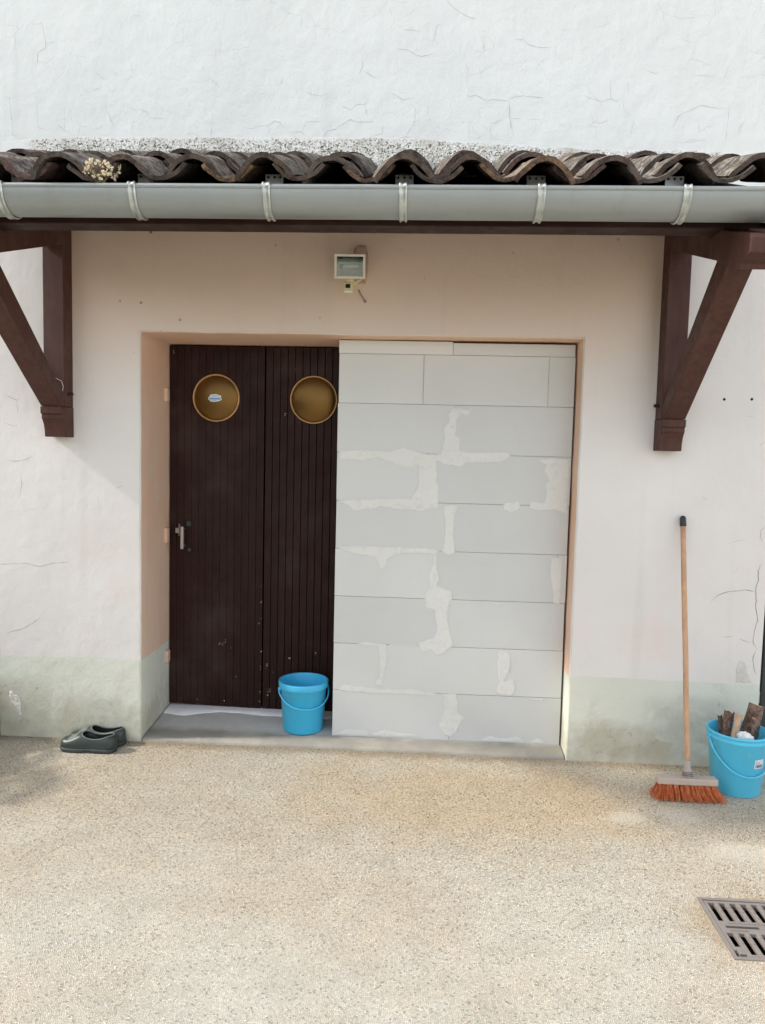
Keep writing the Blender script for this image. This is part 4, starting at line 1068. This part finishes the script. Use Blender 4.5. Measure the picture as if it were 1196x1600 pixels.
# ------------------------------------------------------------------ floodlight
def build_flood():
    x, z = 1.062, 2.384
    t = thing('floodlight', (x, 0.0, z), 'cream halogen floodlight with sensor on the wall above the doorway', 'floodlight')
    tilt = math.radians(8)
    C = Vector((x, -0.115, z))
    def L(u, d, v):  # local: u right, d out of the face, v up
        return (C.x + u, C.y - d * math.cos(tilt) - v * math.sin(tilt), C.z - d * math.sin(tilt) + v * math.cos(tilt))
    W, H = 0.0705, 0.053
    m = MB()
    sec = [(0.035, 1.0, 1.0), (0.012, 0.98, 0.98), (-0.03, 0.72, 0.66), (-0.045, 0.6, 0.5)]
    rows = []
    for d, a, b in sec:
        w, h = W * a, H * b
        rows.append([L(-w, d, -h), L(w, d, -h), L(w, d, h), L(-w, d, h)])
    m.grid(rows, False, True); m.face(rows[-1])
    m.build('housing', 'lamp', t, bevel=0.003)
    m = MB()
    for (a, b, c, e) in ((-W - .002, W + .002, H - .008, H + .002), (-W - .002, W + .002, -H - .002, -H + .008), (-W - .002, -W + .008, -H + .008, H - .008), (W - .008, W + .002, -H + .008, H - .008)):
        p = [L(a, .034, c), L(b, .034, c), L(b, .034, e), L(a, .034, e)]; q = [L(a, .042, c), L(b, .042, c), L(b, .042, e), L(a, .042, e)]
        m.grid([p, q], False, True); m.face(q); m.face(p[::-1])
    m.build('bezel', 'lamp', t, weld=False)
    m = MB()
    w, h = W - .008, H - .008
    m.face([L(-w, .0385, -h), L(w, .0385, -h), L(w, .0385, h), L(-w, .0385, h)]); m.face([L(-w, .0355, -h), L(w, .0355, -h), L(w, .0355, h), L(-w, .0355, h)][::-1])
    m.build('glass', 'glass', t, weld=False)
    m = MB()
    rows = []
    for k in range(9):
        v = -h + 2 * h * k / 8
        d = 0.030 - 0.042 * (1 - (v / h) ** 2)
        rows.append([L(-w, d, v), L(-w * .55, d - 0.006, v), L(-w * .25, d - .008, v), L(w * .25, d - .008, v), L(w * .55, d - .006, v), L(w, d, v)])
    m.grid(rows, True)
    m.build('reflector', 'reflector', t, weld=False)
    m = MB(); m.tube([L(-.036, .012, .006), L(.036, .012, .006)], 0.005, 10)
    tb = m.build('lamp_tube', 'quartz', t)
    m = MB()
    for s in (-1, 1):
        m = MB(); m.tube([L(s * .036, .012, .006), L(s * .052, .012, .004)], 0.007, 8)
        m.build('lamp_holder', 'hole', t)
    m = MB()
    pts = [(-.02, .01), (-.012, .03), (.018, .03), (.026, .01), (.026, -.03), (.018, -.05), (-.012, -.05), (-.02, -.03)]
    ox, oz = x + .034, z + .058
    m.grid([[(ox + a * 1.55, -0.0005, oz + b * 2.2) for a, b in pts], [(ox + a * 1.55, -0.010, oz + b * 2.2) for a, b in pts], [(ox + a * 1.4, -0.014, oz + b * 2.1) for a, b in pts]], False, True)
    m.face([(ox + a * 1.4, -0.014, oz + b * 2.1) for a, b in pts])
    m.build('wall_plate', 'lampplate', t, bevel=0.0)
    m = MB(); m.box(ox - .012, ox + .008, -0.095, -0.016, z + .006, z + .022)
    m.build('arm', 'lamp', t, bevel=0.002)
    m = MB(); m.tube([(x - .006, -0.125, z - H - .003), (x - .006, -0.122, z - H - .022)], [0.020, 0.024], 16)
    m.build('sensor_collar', 'lampyellow', t)
    m = MB(); m.box(x - .026, x + .012, -0.148, -0.108, z - H - .060, z - H - .0225)
    s = m.build('sensor', 'lampyellow', t, bevel=0.004)
    m = MB(); m.box(x - .019, x + .003, -0.1495, -0.146, z - H - .050, z - H - .032)
    m.build('sensor_window', 'hole', s)
    m = MB(); m.box(x - .026, x + .012, -0.152, -0.112, z - H - .066, z - H - .0605)
    m.build('sensor_foot', 'lamp', s, bevel=0.002)
    m = MB(); m.tube([(x + .012, -0.12, z - H - .03), (x + .03, -0.11, z - H - .012), (x + .045, -0.09, z - H + .0), (x + .05, -.06, z - .04), (x + .045, -.016, z - .02)], 0.0045, 8)
    m.build('cable', 'lampyellow', t)
build_flood()

# ------------------------------------------------------------------ buckets
def bucket(c, rb, rt, h, mat, label, ang, drop, rimh, ring=False):
    t = thing('bucket', c, label, 'bucket', 'blue plastic buckets')
    k = lambda z: rb + (rt - rb) * z / h
    prof = [(0.0002, 0.004), (rb - .012, 0.004), (rb - .008, 0.0), (rb - .003, 0.0), (rb, 0.004), (k(h - rimh - .004), h - rimh - .004)]
    if ring:
        prof += [(k(h - rimh) + .004, h - rimh), (k(h - rimh + .01) + .005, h - rimh + .008), (k(h - rimh + .02) + .001, h - rimh + .014), (k(h) + .001, h - .014), (k(h) + .006, h - .011), (k(h) + .007, h - .004), (k(h) + .003, h)]
    else:
        prof += [(k(h - rimh) + .007, h - rimh - .001), (k(h - rimh) + .009, h - rimh + .003), (k(h) + .009, h - .006), (k(h) + .007, h - .001), (k(h) + .003, h)]
    prof += [(k(h) - .002, h - .001), (k(h) - .004, h - .006), (k(h * .5) - .003, h * .5), (rb - .003, 0.008), (rb - .012, 0.0065), (0.0002, 0.0065)]
    m = MB(); m.lathe(prof, c, 'z', 64)
    m.build('body', mat, t)
    a = Vector((math.cos(ang), math.sin(ang), 0)); n = Vector((math.sin(ang), -math.cos(ang), 0))
    C = Vector(c)
    ez = h - rimh - .010 if not ring else h - .028
    R = k(ez) + .011
    pts = []
    for j in range(25):
        p = math.pi * j / 24
        s = math.sin(p)
        z = ez - drop * s ** 0.9
        rr = max(R * .99, k(z) + 0.008)
        pts.append(C + a * (R + .002) * math.cos(p) + n * (k(z) + .0085) * s + Vector((0, 0, z)))
    m = MB(); m.tube(pts, 0.0042, 8)
    m.build('bail', mat, t)
    for s in (-1, 1):
        m = MB()
        p = C + a * s * (k(ez) + .001) + Vector((0, 0, ez))
        q = C + a * s * (k(ez) + .014) + Vector((0, 0, ez))
        m.tube([p, q], [0.013, 0.010], 10)
        if ring:
            m.tube([q - a * s * .003, q + a * s * .004], 0.012, 4)
        m.build('ear', mat, t)
    return t
bucket((0.818, 0.212, 0.0055), 0.108, 0.126, 0.270, 'blue', 'empty blue plastic bucket standing on the doorstep', math.radians(20), 0.085, 0.034)
B2 = Vector((2.938, -0.245, GZ))
bk2 = bucket(B2, 0.107, 0.134, 0.288, 'blue_sunlit', 'sunlit blue plastic bucket of firewood beside the broom', math.radians(8), 0.155, 0.036, True)
def bucket_label():
    # wraps the wall of the bucket, right of centre
    m, p = MB(), MB()
    rows, r2 = [], []
    def P(ang, z, off):
        r = 0.107 + 0.027 * z / 0.288 + off
        return (B2.x + r * math.cos(ang), B2.y + r * math.sin(ang), B2.z + z)
    a0, a1 = math.radians(-76), math.radians(-52)
    for k in range(7):
        a = a0 + (a1 - a0) * k / 6
        rows.append([P(a, 0.145, .001), P(a, 0.188, .001)])
    m.grid(rows, True)
    l = m.build('paper_label', 'white', bk2)
    r = random.Random(2)
    a = a0 + .05
    while a < a1 - .05:
        w = r.choice((.008, .014, .02))
        p.face([P(a, 0.149, .0016), P(a + w, 0.149, .0016), P(a + w, 0.164, .0016), P(a, 0.164, .0016)])
        a += w + r.choice((.008, .014))
    for z, e in ((0.182, .8), (0.176, .5), (0.170, .65)):
        p.face([P(a0 + .05, z, .0016), P(a0 + .05 + (a1 - a0 - .1) * e, z, .0016), P(a0 + .05 + (a1 - a0 - .1) * e, z - .002, .0016), P(a0 + .05, z - .002, .0016)])
    p.build('label_print', 'greyprint', l)
bucket_label()

# ------------------------------------------------------------------ firewood in the bucket
def log(name, p0, p1, r0, r1, label, split=None, seed=0.0, flat=1.0, mat='bark', cat='firewood'):
    p0, p1 = Vector(p0), Vector(p1)
    t = thing(name, p0, label, cat)
    ax = (p1 - p0).normalized()
    u = ax.cross(Vector((0.3, 1, 0.1))).normalized(); v = ax.cross(u)
    seg, nl = (18 if split is None else 11), 8
    rows = []
    for j in range(nl + 1):
        s = j / nl
        row = []
        for i in range(seg):
            a = 2 * math.pi * i / seg
            r = (r0 + (r1 - r0) * s) * (1 + 0.30 * nz(math.cos(a) * 1.3, math.sin(a) * 1.3 + s * 2, seed) + 0.07 * nz(i * 1.7, s * 9, seed))
            cx, cy = math.cos(a), math.sin(a) * flat
            if split is not None and cx > split: cx = split + 0.06 * nz(i, s * 4, seed)
            end = 0.010 * nz(i * .9, seed + 3) if j in (0, nl) else 0
            row.append(p0 + (p1 - p0) * s + u * cx * r + v * cy * r + ax * end)
        rows.append(row)
    m = MB(); m.grid(rows, split is None, True); m.build('bark', mat, t)
    m = MB(); m.face([p + ax * .0006 for p in rows[-1]]); m.face([p - ax * .0006 for p in rows[0]][::-1])
    m.build('cut_end', 'cutwood', t, weld=False)
    return t
bz = B2.z
log('firewood_log', (2.945, -0.215, bz + .020), (3.045, -0.155, bz + .380), 0.036, 0.044, 'thick bark-covered split log leaning out of the sunlit blue bucket', 0.55, 2.0)
log('firewood_split', (2.865, -0.205, bz + .060), (2.915, -0.165, bz + .345), 0.022, 0.034, 'dark split piece of firewood at the left of the sunlit blue bucket', 0.35, 5.0, 0.6)
log('firewood_stick', (2.875, -0.275, bz + .060), (2.955, -0.205, bz + .345), 0.012, 0.015, 'pale peeled stick of firewood in front of the dark split piece', None, 8.0, 1.0, 'cutwood')
log('firewood_twig', (2.985, -0.285, bz + .050), (3.012, -0.230, bz + .335), 0.008, 0.009, 'thin bare twig in front of the thick log in the sunlit blue bucket', None, 11.0)
log('firewood_chip', (2.900, -0.175, bz + .070), (2.880, -0.150, bz + .318), 0.014, 0.018, 'short weathered wood chip at the back left of the sunlit blue bucket', 0.2, 14.0, 0.5)
def paper():
    m = MB()
    C = Vector((2.945, -0.305, bz + .268))
    rows = []
    for j in range(9):
        th = math.pi * j / 8
        rows.append([C + Vector((math.sin(th) * math.cos(a), math.sin(th) * math.sin(a), math.cos(th) * .75)) * (0.034 * (1 + .55 * nz(math.cos(a) * 2.4, math.sin(a) * 2.4 + 4, math.cos(th) * 2.4) + .25 * nz(math.cos(a) * 6, math.sin(a) * 6, math.cos(th) * 6))) for a in [2 * math.pi * i / 14 for i in range(14)]])
    m.grid(rows, False, True)
    o = m.build('paper_ball', 'paper')
    tag(o, 'crumpled white paper lying on the firewood in the sunlit blue bucket', 'paper')
    for s in (-1, 1):
        pass
paper()

# ------------------------------------------------------------------ broom
def build_broom():
    hx, hy, hz = 2.668, -0.372, 0.050
    t = thing('broom', (hx, hy, GZ), 'long-handled broom with orange bristles leaning on the wall', 'broom')
    m = MB(); m.box(hx - .135, hx + .133, hy - .026, hy + .026, hz - .006, hz + .024)
    m.build('head', 'headwood', t, bevel=0.005)
    p0 = Vector((hx + .004, hy + .002, hz + .020)); p1 = Vector((2.706, -0.018, 1.236))
    ax = (p1 - p0).normalized()
    m = MB(); m.tube([p0, p0 + ax * .030, p0 + ax * .034, p0 + ax * .075], [0.021, 0.020, 0.0165, 0.0145], 16)
    s = m.build('socket', 'socket', t)
    m = MB()
    for k in range(3):
        q = p0 + ax * (.008 + k * .007)
        m.tube([q, q + ax * .003], 0.0222, 16)
    m.build('socket_ring', 'gate', s)
    m = MB()
    n = 16
    m.tube([p0 + (p1 - p0) * (0.04 + 0.93 * k / n) + Vector((.0022 * nz(k * .35, 1), 0, 0)) for k in range(n + 1)], 0.0128, 14)
    m.build('handle', 'handlewood', t)
    m = MB(); e = p1
    m.tube([e - ax * .052, e - ax * .050, e - ax * .012, e - ax * .004, e + ax * .001], [0.0132, 0.0155, 0.0152, 0.012, 0.005], 14)
    m.build('end_cap', 'cap', t)
    r = random.Random(9)
    m = MB()
    z0 = hz - .006
    for i in range(17):
        for j in range(4):
            fx = (i - 8) / 8.0
            bx = hx - .001 + fx * .122 + r.uniform(-.003, .003); by = hy + (j - 1.5) * .0125
            lean = 0.026 * fx + 0.016 + r.uniform(-.009, .009) - (0.010 if fx < -.7 else 0)
            ly = (j - 1.5) * .012 + r.uniform(-.004, .004)
            for q in range(20):
                a = r.uniform(0, 6.28); rr = r.uniform(0, .0042)
                root = Vector((bx + rr * math.cos(a), by + rr * math.sin(a), z0 + .002))
                sp = Vector((math.cos(a), math.sin(a), 0)) * rr * 2.4
                zt = GZ + .001 + abs(r.gauss(0, .008))
                tip = Vector((bx + lean + sp.x + r.gauss(0, .0055), by + ly + sp.y - .010 + r.gauss(0, .004), zt))
                mid = root.lerp(tip, .5) + Vector((-lean * .25 + r.gauss(0, .0015), 0, .004)) + sp * .15
                m.tube([root, mid, tip], [.0011, .0011, .0008], 3, cap=False)
    b = m.build('bristles', 'bristle', t, weld=False, recalc=False)
    b['kind'] = 'stuff'
build_broom()

# ------------------------------------------------------------------ rubber clogs
def clog(toe, yaw, label):
    t = thing('clog', toe, label, 'clog', 'pair of garden clogs')
    T = Vector(toe)
    Lc = 0.288
    cyw, syw = math.cos(yaw), math.sin(yaw)
    def W(x, y, z):  # local x from toe to heel
        return (T.x + x * cyw - y * syw, T.y + x * syw + y * cyw, T.z + z)
    def end(s):
        e = 1.0
        if s < .24: e *= max(0, 1 - (1 - s / .24) ** 2.6) ** .5
        if s > .86: e *= math.sqrt(max(0, 1 - ((s - .86) / .14) ** 2))
        return e
    def smooth(a, b, s):
        q = min(1, max(0, (s - a) / (b - a))); return q * q * (3 - 2 * q)
    def hw(s): return (0.0535 - 0.008 * smooth(.35, .62, s) - 0.002 * smooth(.7, .95, s)) * end(s)
    def ht(s): return (0.048 + 0.026 * smooth(.14, .42, s) + 0.000 * smooth(.5, 1.0, s)) * (end(s) ** .32)
    z0 = 0.016
    def S(s, u):  # u 0..1 over the arch
        a = math.pi * u
        c, sn = math.cos(a), math.sin(a)
        y = hw(s) * math.copysign(abs(c) ** .75, c)
        z = z0 + ht(s) * (sn ** .62)
        return W(s * Lc, y, z)
    # shell around an oval opening
    cs, cu = 0.675, 0.5
    K, N = 16, 72
    rows = []
    for k in range(K + 1):
        f = k / K
        row = []
        for i in range(N):
            th = 2 * math.pi * i / N
            c, sn = math.cos(th), math.sin(th)
            es, eu = cs + .275 * c, cu + (.305 - .03 * c) * sn
            mx = max(abs(c), abs(sn))
            qs = cs + (c / mx) * ((1 - cs) if c > 0 else cs); qu = cu + (sn / mx) * .5
            g = f ** 1.25
            row.append(S(es + (qs - es) * g, min(1, max(0, eu + (qu - eu) * g))))
        rows.append(row)
    m = MB(); m.grid(rows, True, True)
    up = m.build('upper', 'rubber', t, weld=False)
    mod = up.modifiers.new('wall', 'SOLIDIFY'); mod.thickness = 0.0045; mod.offset = -1
    # rolled rim
    m = MB()
    pts = [Vector(p) for p in rows[0]]
    m.tube(pts + [pts[0], pts[1]], 0.0032, 8, cap=False)
    m.build('rim', 'rubberdust', up)
    # dusty vamp panel in front of the opening
    m = MB()
    rr = []
    for k in range(7):
        s = .17 + .16 * k / 6
        rr.append([Vector(S(s, .28 + .44 * i / 12)) + Vector((0, 0, .0012)) + Vector((0, -.0008, 0)) for i in range(13)])
    m.grid(rr, True)
    m.build('vamp_panel', 'rubberdust', up, weld=False)
    # sole with a step before the heel
    out = []
    NS = 44
    for k in range(NS + 1):
        s = k / NS; out.append((s, 1))
    for k in range(NS - 1, 0, -1):
        s = k / NS; out.append((s, -1))
    def bot(s):
        return 0.0 + 0.009 * (smooth(.44, .50, s) - smooth(.60, .64, s)) + .010 * (1 - smooth(0, .12, s))
    lo = [W(s * Lc * 1.0, sd * (hw(s) + .001), bot(s)) for s, sd in out]
    mi = [W(-.002 + s * (Lc + .004), sd * (hw(s) + .0032), max(bot(s) + .003, .008)) for s, sd in out]
    hi = [W(-.002 + s * (Lc + .004), sd * (hw(s) + .0032), z0 + .004) for s, sd in out]
    tp = [W(s * Lc, sd * max(0, hw(s) - .001), z0 + .006) for s, sd in out]
    m = MB(); m.grid([lo, mi, hi, tp], True, True)
    for k in range(1, NS):
        pass
    rowsb = [[W(k / NS * Lc, hw(k / NS) + .001 if k not in (0, NS) else 0, bot(k / NS)) for k in range(NS + 1)], [W(k / NS * Lc, -(hw(k / NS) + .001) if k not in (0, NS) else 0, bot(k / NS)) for k in range(NS + 1)]]
    m.grid(rowsb, True)
    m.build('sole', 'sole', t, weld=False)
    m = MB()
    m.grid([[W(k / NS * Lc, (hw(k / NS) - .004) * (1 if k not in (0, NS) else 0), z0 + .007) for k in range(2, NS - 1)], [W(k / NS * Lc, -(hw(k / NS) - .004), z0 + .007) for k in range(2, NS - 1)]], True)
    m.build('insole', 'insole', t, weld=False)
clog((-0.362, -0.128, GZ + .0005), math.radians(-2), 'dark green rubber clog in front, nearer the camera')
clog((-0.352, -0.010 - .047, GZ + .0005), math.radians(3), 'dark green rubber clog behind, against the wall')

# ------------------------------------------------------------------ drain grate
def build_grate():
    gx0, gx1, gy0, gy1 = 2.435, 2.765, -1.500, -1.172
    t = thing('drain_grate', ((gx0 + gx1) / 2, (gy0 + gy1) / 2, GZ), 'cast iron drain grate set in the gravel yard', 'drain grate')
    top = GZ + .004
    m = MB()
    w = .013
    for (a, b, c, d) in ((gx0, gx1, gy1 - w, gy1), (gx0, gx1, gy0, gy0 + w), (gx0, gx0 + w, gy0 + w, gy1 - w), (gx1 - w, gx1, gy0 + w, gy1 - w)):
        m.box(a, b, c, d, GZ - .03, top)
    m.build('frame', 'iron', t, weld=False, recalc=False)
    X0, X1, Y0, Y1 = gx0 + w + .003, gx1 - w - .003, gy0 + w + .003, gy1 - w - .003
    pitch = (X1 - X0) / 8.2
    xs = [X0]
    slots = []
    for k in range(8):
        a = X0 + .011 + k * pitch; slots.append((a, a + .0225)); xs += [a, a + .0225]
    mid = [(X0 + .022, X0 + .132), (X0 + .165, X0 + .275)]
    xs += [X1] + [v for q in mid for v in q]
    ys = [Y0, Y0 + .012, Y0 + .030, Y0 + .048, Y0 + .118, Y0 + .144, Y0 + .157, Y0 + .182, Y1 - .012, Y1]
    xs = sorted(set(round(v, 5) for v in xs)); ys = sorted(set(round(v, 5) for v in ys))
    def void(x, y):
        if Y0 + .182 < y < Y1 - .012: return any(a < x < b for a, b in slots)
        if Y0 + .144 < y < Y0 + .157: return any(a < x < b for a, b in mid)
        if Y0 + .012 < y < Y0 + .118:
            for k, (a, b) in enumerate(slots):
                if a < x < b: return y > Y0 + .048 if k == 0 else True
        if Y0 < y < Y0 + .030 and x < slots[0][1] - .004: return True
        return False
    nx_, ny_ = len(xs) - 1, len(ys) - 1
    V = [[void((xs[i] + xs[i + 1]) / 2, (ys[j] + ys[j + 1]) / 2) for j in range(ny_)] for i in range(nx_)]
    m = MB(); zb = top - .014; zt = top - .001
    for i in range(nx_):
        for j in range(ny_):
            if V[i][j]: continue
            a, b, c, d = xs[i], xs[i + 1], ys[j], ys[j + 1]
            m.face([(a, c, zt), (b, c, zt), (b, d, zt), (a, d, zt)])
            for (ii, jj, p, q) in ((i - 1, j, (a, d), (a, c)), (i + 1, j, (b, c), (b, d)), (i, j - 1, (a, c), (b, c)), (i, j + 1, (b, d), (a, d))):
                if not (0 <= ii < nx_ and 0 <= jj < ny_) or V[ii][jj]:
                    m.face([(p[0], p[1], zb), (q[0], q[1], zb), (q[0], q[1], zt), (p[0], p[1], zt)])
    m.build('grille', 'iron', t, recalc=False, bevel=0.0016, segs=1)
    m = MB(); r = random.Random(4)
    def stud(x, y, a=.005, b=.003): m.box(x - a, x + a, y - b, y + b, zt - .001, zt + .0018)
    for k in range(7):
        x = (slots[k][1] + slots[k + 1][0]) / 2
        for y in (Y0 + .065, Y0 + .098, Y0 + .205, Y0 + .235, Y0 + .262): stud(x, y, .0045, .0035)
    for k in range(26):
        stud(X0 + .04 + k * .0092, Y0 + .170, .0028, .0045)
    for k in range(7): stud(X0 + .03 + k * .009, Y0 + .131, .0028, .004)
    tag(m.build('raised_studs', 'iron', t, weld=False, recalc=False), kind='stuff')
    m = MB()
    a, b, c, d, z = gx0 + .001, gx1 - .001, gy0 + .001, gy1 - .001, -0.45
    m.face([(a, c, z), (b, c, z), (b, d, z), (a, d, z)])
    for p, q in (((a, c), (b, c)), ((b, c), (b, d)), ((b, d), (a, d)), ((a, d), (a, c))):
        m.face([(p[0], p[1], z), (q[0], q[1], z), (q[0], q[1], GZ - .001), (p[0], p[1], GZ - .001)])
    m.build('pit', 'pit', t)
build_grate()

# ------------------------------------------------------------------ low stone edging and plants at the edges of view
def leaves(m, c, rx, ry, rz, n, size, r):
    for k in range(n):
        d = Vector((r.gauss(0, 1), r.gauss(0, 1), r.gauss(0, 1))).normalized() * r.uniform(.45, 1.0) ** .6
        p = Vector((c[0] + d.x * rx, c[1] + d.y * ry, c[2] + d.z * rz))
        u = Vector((r.gauss(0, 1), r.gauss(0, 1), r.gauss(0, .7))).normalized() * size * r.uniform(.6, 1.3)
        v = u.cross(Vector((r.gauss(0, 1), r.gauss(0, 1), r.gauss(0, 1)))).normalized() * size * .38
        m.face([p, p + u * .5 + v, p + u, p + u * .5 - v])

def build_edging():
    t = thing('stone_edging', (-0.92, -0.45, GZ), 'low mossy stone edging at the far left against the wall', 'edging')
    r = random.Random(3)
    y = -0.004
    k = 0
    while y > -1.0:
        L = r.uniform(.17, .26); x1 = -0.742 - r.uniform(0, .012)
        for lv in range(2):
            z0 = GZ - .01 + lv * .112; z1 = z0 + .108 + r.uniform(-.006, .004)
            yy = y - (.0 if lv == 0 else 0)
            m = MB(); m.box(-1.08, x1 - lv * .008, yy - L + .006, yy, z0, z1)
            o = m.build('stone', 'stone', t, bevel=0.014, segs=3)
        y -= L
    t2 = thing('low_shrub', (-0.95, -0.55, 0.18), 'dark green low shrub behind the stone edging at the far left', 'shrub')
    m = MB()
    for (x, y, z, a, b, c, n) in ((-0.96, -0.62, 0.36, .20, .26, .20, 900), (-0.90, -0.12, 0.27, .15, .10, .10, 260), (-1.05, -0.35, .32, .2, .25, .16, 400)):
        leaves(m, (x, y, z), a, b, c, n, .035, r)
    m.build('foliage', 'green', t2, weld=False, recalc=False)
    m = MB()
    for k in range(9): m.tube([(-0.95 + r.uniform(-.1, .1), -0.55 + r.uniform(-.3, .3), 0.17), (-0.95 + r.uniform(-.15, .12), -0.55 + r.uniform(-.35, .35), 0.36)], .005, 5)
    m.build('stems', 'stem', t2)
build_edging()

def build_gate():
    t = thing('gate_post', (3.18, 0.06, GZ), 'dark metal gate post at the right corner of the house', 'gate post')
    m = MB(); m.box(3.150, 3.205, 0.02, 0.075, GZ, 1.25)
    m.build('post', 'gate', t, bevel=0.004)
    m = MB(); m.lathe([(0.045, 0), (0.045, .008), (0.03, .02), (0.0002, .024)], (3.1775, .0475, 1.25), 'z', 16)
    m.build('cap', 'gate', t)
    m = MB(); m.box(3.134, 3.152, 0.03, 0.06, 0.30, 0.36); m.box(3.134, 3.152, 0.03, 0.06, 0.95, 1.01)
    m.build('wall_bracket', 'zincstrap', t, bevel=0.002)
    t2 = thing('leafy_shrub', (3.55, 0.45, GZ), 'dark leafy shrub beyond the gate post at the right edge', 'shrub')
    r = random.Random(8)
    m = MB()
    leaves(m, (3.55, .45, .45), .38, .36, .46, 1500, .05, r)
    m.build('foliage', 'green', t2, weld=False, recalc=False)
    m = MB()
    for k in range(8): m.tube([(3.55 + r.uniform(-.06, .06), .45 + r.uniform(-.06, .06), GZ), (3.55 + r.uniform(-.25, .25), .45 + r.uniform(-.25, .25), .6)], .008, 5)
    m.build('stems', 'stem', t2)
build_gate()
